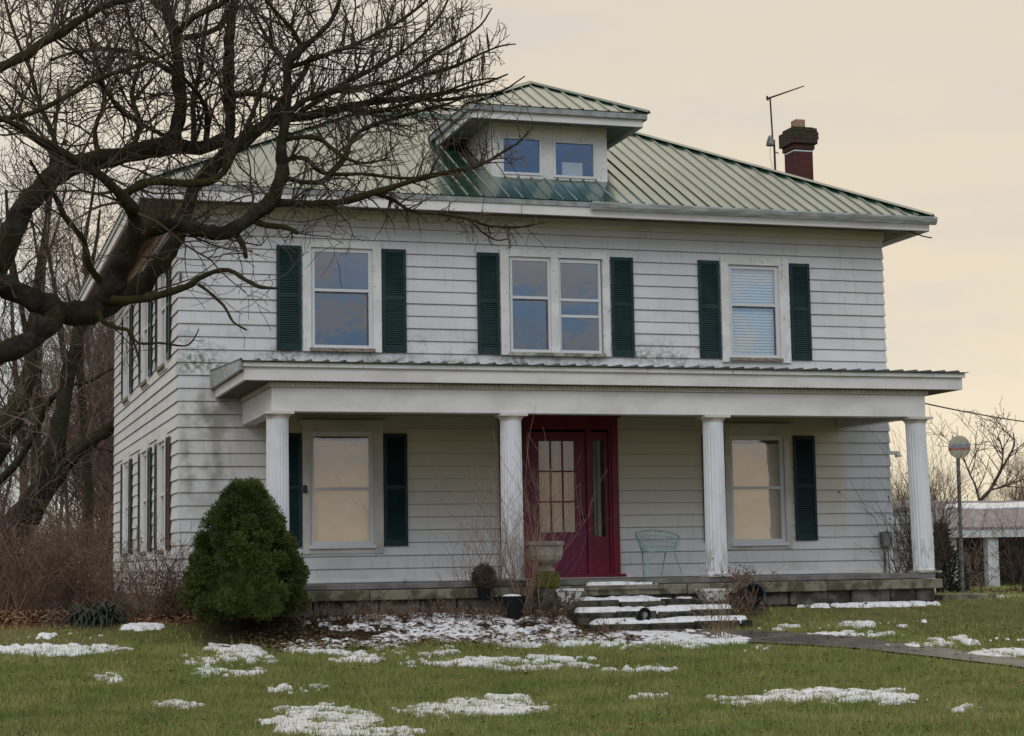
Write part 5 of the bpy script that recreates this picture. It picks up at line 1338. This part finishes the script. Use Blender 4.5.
# dwarf spruce: thousands of short needle sprays over a lumpy cone
def spruce_bush():
    by_ = -3.55; q_ = onY(245, 478, by_); bx_ = q_.x; gz0 = -.46; top = q_.z; H = top-gz0
    t = empty('spruce_shrub', (bx_, by_, gz0), 'dense dark green conical dwarf spruce in front of the left porch column', 'shrub')
    r = np.random.default_rng(4)
    prof_t = [0, .06, .18, .35, .55, .75, .9, 1.0]; prof_r = [.72, .80, .84, .78, .62, .42, .24, .05]
    lumps = []
    n = 260
    u = r.random(n)**.8; a = r.random(n)*6.283
    for k in range(n):
        hh = u[k]*.97; R0 = np.interp(hh, prof_t, prof_r)*(.80+.18*r.random())
        lumps.append((bx_+R0*math.cos(a[k]), by_+R0*math.sin(a[k]), gz0+.02+hh*(H-.10), .085+.06*r.random()))
    N_ = 90000
    li = r.integers(0, n, N_); Lm = np.array(lumps)[li]
    d = r.normal(size=(N_, 3)); d /= np.linalg.norm(d, axis=1)[:, None]; rad = Lm[:, 3]*(.45+.6*r.random(N_)**.6)
    P = Lm[:, :3]+d*rad[:, None]
    # needles point outward from the lump, with some upward lean
    dirv = d*.8+np.array([0, 0, .35])+r.normal(size=(N_, 3))*.35; dirv /= np.linalg.norm(dirv, axis=1)[:, None]
    sd = np.cross(dirv, r.normal(size=(N_, 3))); sd /= np.linalg.norm(sd, axis=1)[:, None]
    ln = (.028+.030*r.random(N_))[:, None]; wd = .0085
    V = np.stack([P-sd*wd, P+sd*wd, P+dirv*ln], 1).reshape(-1, 3)
    nmesh('crown', V, np.arange(len(V)).reshape(-1, 3), 'spruce', t)
    # dark woody core: stem with short limbs
    mb = MB().tube([(bx_, by_, gz0-.05), (bx_, by_, gz0+.6), (bx_, by_, top-.15)], [.05, .04, .01], 8)
    for k in range(240):
        q = lumps[k % n]; zz = max(gz0+.05, q[2]-.15); mb.tube([(bx_, by_, zz), (q[0], q[1], q[2])], [.012, .005], 4)
    mb.build('stem', 'bark', t)
    # inner dead foliage keeps light from passing straight through
    th = MB(); nn = 26
    prof = [(prof_r[i]*.70 if i else .45, .05+prof_t[i]*(H-.25)) for i in range(len(prof_t))]
    th.lathe(prof, (bx_, by_, gz0), nn, mod=lambda j, z: .86+.14*math.sin(j*2.1+z*9)); th.build('inner_foliage', 'spruce', t)
spruce_bush()
def clump(name, label, cat, x, y, h, rad, n, m, seed, width=.012, droop=.6, group=None):
    """strap leaves arching out of one crown"""
    r = random.Random(seed); gz0 = float(hgt(x, y)); mb = MB()
    for _ in range(n):
        a = r.uniform(0, 6.283); L_ = h*r.uniform(.7, 1.15); e = r.uniform(.25, 1.2); p = Vector((x+r.uniform(-1, 1)*rad*.3, y+r.uniform(-1, 1)*rad*.3, gz0)); d = Vector((math.cos(a)*math.sin(e), math.sin(a)*math.sin(e), math.cos(e)))
        s = d.cross(Vector((0, 0, 1))).normalized()*width; prev = (p-s, p+s)
        for k in range(4):
            d = (d+Vector((0, 0, -droop*.35))).normalized(); p = p+d*L_/4; w_ = s*(1-.9*(k+1)/4); cur = (p-w_, p+w_)
            mb.poly([prev[0], prev[1], cur[1], cur[0]]); prev = cur
    return tag(mb.build(name, m), label, cat, group)
q = gat(90, 626)
clump('yucca_plant', 'dark green strap leaved clump at the edge of the leaf litter, left of the house', 'plant', q.x+.1, q.y+.5, .80, .9, 620, 'ever', 41, .016, 1.5)
def twiggy(name, label, cat, x, y, H, n, m, seed, spread=.35, rad=.006, kids=5, leaf=None, nleaf=0, wob=.16, z0=None, group=None, lr=(.25, .5), up=.03):
    r = random.Random(seed); gz0 = float(hgt(x, y)) if z0 is None else z0; t = empty(name, (x, y, gz0), label, cat, group)
    mb = MB(); cf = dict(seg=[.12, .08], wob=wob, up=up, rmin=.0022, sides=[4, 3], lev=1, kids=[kids], ref=[1.0], lr=lr, spread=.6)
    for _ in range(n):
        d = Vector((r.uniform(-1, 1)*spread, r.uniform(-1, 1)*spread, 1)).normalized()
        grow(mb, r, Vector((x+r.uniform(-1, 1)*.06*n**.4, y+r.uniform(-1, 1)*.05*n**.4, gz0-.03)), d, H*r.uniform(.55, 1.0), rad*r.uniform(.7, 1.2), 0, cf)
    mb.build('stems', m, t)
    if leaf:
        lf = MB(); vs = mb.v
        for _ in range(nleaf):
            q = Vector(vs[r.randint(len(vs)//8, len(vs)-1)]); a_ = rvec(r)*.028; b_ = rvec(r)*.016; lf.poly([q-a_, q-b_, q+a_, q+b_])
        lf.build('dry_leaves', leaf, t)
    return t
for i, (px, py, H, n, sp_, nl, lab) in enumerate([(118, 618, 1.1, 44, .6, 160, 'dry brown weedy shrub leaning before the side wall'), (142, 616, 1.2, 46, .6, 260, 'leafy dry shrub below the nearest side window'), (165, 618, 1.4, 46, .5, 300, 'tall dry rose bush at the left front corner of the house'), (185, 616, .9, 40, .7, 260, 'low dry shrub with curled leaves beside the spruce'), (128, 606, .7, 70, 1.0, 420, 'low brown tangle under the side wall'), (155, 606, .8, 70, .9, 420, 'brown tangle of dead perennials by the corner')]):
    q = gat(px, py); twiggy('dry_shrub', lab, 'shrub', q.x, q.y, H, n, 'brush', 400+i, sp_*1.3, .006, 7, 'deadleaf', nl, .34, group='dry shrubs along the left side of the house')
# saplings and canes before the middle left column
for i, (px, py, H, n, sp_, lab) in enumerate([(500, 613, 1.7, 15, .34, 'thin grey sapling shoots in front of the middle left column'), (530, 617, 2.1, 16, .40, 'tall thin tan canes in front of the stone urn'), (468, 613, 1.2, 13, .40, 'short wiry stems left of the middle left column'), (520, 614, 1.5, 12, .5, 'arching pink brown canes between the column and the urn')]):
    q = gat(px, py); twiggy('cane_shrub', lab, 'shrub', q.x, q.y, H, n, 'stem', 430+i, sp_, .0068, 4, wob=.12, group='thin canes before the porch', lr=(.3, .6))
q = gat(722, 641); twiggy('twig_shrub', 'small dry twiggy shrub growing where the walk meets the steps', 'shrub', q.x, q.y, .85, 14, 'stem', 440, .35, .006, 8, 'deadleaf', 40, .2)
q = gat(720, 618); twiggy('twig_shrub', 'dry stems beside the tipped navy pot', 'shrub', 7.75, -3.3, .55, 22, 'stem', 441, .7, .004, 6, 'seed', 80, .22)
twiggy('dead_perennial', 'brown dead perennial spilling over the tipped navy pot', 'plant', 8.05, -2.85, .42, 60, 'brush', 442, 1.2, .004, 8, 'deadleaf', 160, .25, z0=-.15)
twiggy('sapling', 'bare sapling with a few curled leaves at the right front corner of the house', 'sapling', 11.75, -1.0, 2.5, 6, 'twig', 443, .5, .012, 9, 'seed', 90, .14, lr=(.3, .55))
twiggy('sapling', 'bare sapling beside the satellite dish pole', 'sapling', 19.0, 11.0, 3.5, 9, 'twig', 444, .5, .016, 12, 'seed', 260, .14, lr=(.3, .55))
twiggy('sapling', 'second bare sapling, between the end column and the dish', 'sapling', 17.8, 9.2, 3.3, 8, 'twig', 445, .45, .016, 12, 'seed', 220, .14, lr=(.3, .55))
twiggy('sapling', 'thin bare shrub in front of the garage doorway', 'sapling', 24.5, 15.5, 2.6, 12, 'twig', 446, .7, .012, 10, None, 0, .14, lr=(.3, .55))
# evergreen by the garage
def smallgreen(name, label, x, y, H, Rr, n, seed, m='ever', sz=.05):
    r = np.random.default_rng(seed); gz0 = float(hgt(x, y)); t = empty(name, (x, y, gz0), label, 'shrub')
    MB().tube([(x, y, gz0-.05), (x+.02, y, gz0+H*.85)], [.03, .008], 6).build('stem', 'bark', t)
    hh = r.random(n)**1.1; a = r.random(n)*6.283; rr = Rr*(1-hh*.9)*(.35+.65*r.random(n)**.5)*(.8+.4*np.sin(a*3+hh*9))
    P = np.stack([x+rr*np.cos(a), y+rr*np.sin(a), gz0+hh*H], -1); d = np.stack([np.cos(a), np.sin(a), .2+r.random(n)*.8], -1)+r.normal(size=(n, 3))*.4; d /= np.linalg.norm(d, axis=1)[:, None]
    s = np.cross(d, r.normal(size=(n, 3))); s /= np.linalg.norm(s, axis=1)[:, None]; s *= sz*.22
    V = np.stack([P-s, P+s, P+d*sz*(.6+.8*r.random(n))[:, None]], 1).reshape(-1, 3); nmesh('crown', V, np.arange(len(V)).reshape(-1, 3), m, t)
q = atD(943, 590, 50); smallgreen('juniper_tree', 'dark narrow evergreen beside the garage', q.x, q.y, 1.9, .8, 2600, 51, sz=.14)
for px, py, H, R_, lab in ((407, 612, .42, .36, 'low dark evergreen tuft against the porch foundation'), (350, 611, .26, .3, 'low ragged evergreen right of the spruce'), (452, 612, .25, .3, 'tiny dark evergreen left of the wicker like ball plant'),):
    q = gat(px, py); smallgreen('low_evergreen', lab, q.x, max(q.y, -3.6), H, R_, 1500, 60+px, sz=.055)
# round dried plant ball on the slab
bq = onY(483, 577, -2.95)
bl = empty('dried_plant_ball', (bq.x, -3.0, -.1), 'round dark ball of dried stems standing at the porch edge', 'plant')
mb = MB(); rb = random.Random(8)
for _ in range(900):
    d = rvec(rb); c_ = Vector((bq.x, -3.0, bq.z)); e = rvec(rb); p0_ = c_+d*.165*rb.uniform(.75, 1.05); mb.tube([p0_-e*.05, p0_+d*.01, p0_+e*.05+d*rb.uniform(0, .03)], .003, 3, cap=False)
mb.build('stems', 'twig', bl)
MB().lathe([(.02, -.14), (.11, -.10), (.14, 0), (.11, .10), (.02, .14)], (bq.x, -3.0, bq.z), 16).build('core', 'seed', bl)
MB().lathe([(.08, -.33), (.11, -.14), (.10, -.14), (.09, -.2)], (bq.x, -3.0, bq.z), 16).build('tub', 'blackpot', bl)
# dead perennials and dark tufts along the foot of the porch
rp = random.Random(90)
for k in range(13):
    X = 1.5+k*.29+rp.uniform(-.08, .08); Yp = -3.08-rp.uniform(0, .25)
    lab = ['brown dead perennial clump along the porch foot left of the steps', 'dark tangle of dead stems along the porch foot left of the steps'][k % 2]
    twiggy('dead_perennial', lab, 'plant', X, Yp, rp.uniform(.22, .48), 34, ['brush', 'twig'][k % 2], 500+k, 1.1, .004, 7, 'deadleaf', 60, .32, group='dead perennials along the porch foot')
for k, (X, Yp, lab) in enumerate([(5.35, -4.2, 'dead stems at the left end of the lowest step'), (4.75, -3.55, 'dead stems below the stone urn'), (7.9, -3.4, 'dead stems right of the steps')]):
    twiggy('dead_perennial', lab, 'plant', X, Yp, .32, 30, 'brush', 530+k, 1.2, .004, 7, 'deadleaf', 90, .3)
q = onY(305, 489, -.075)
MB().box(q.x-.03, q.x+.03, -.085, -.058, q.z-.06, q.z+.06).build('thermometer', 'darkmetal', house)
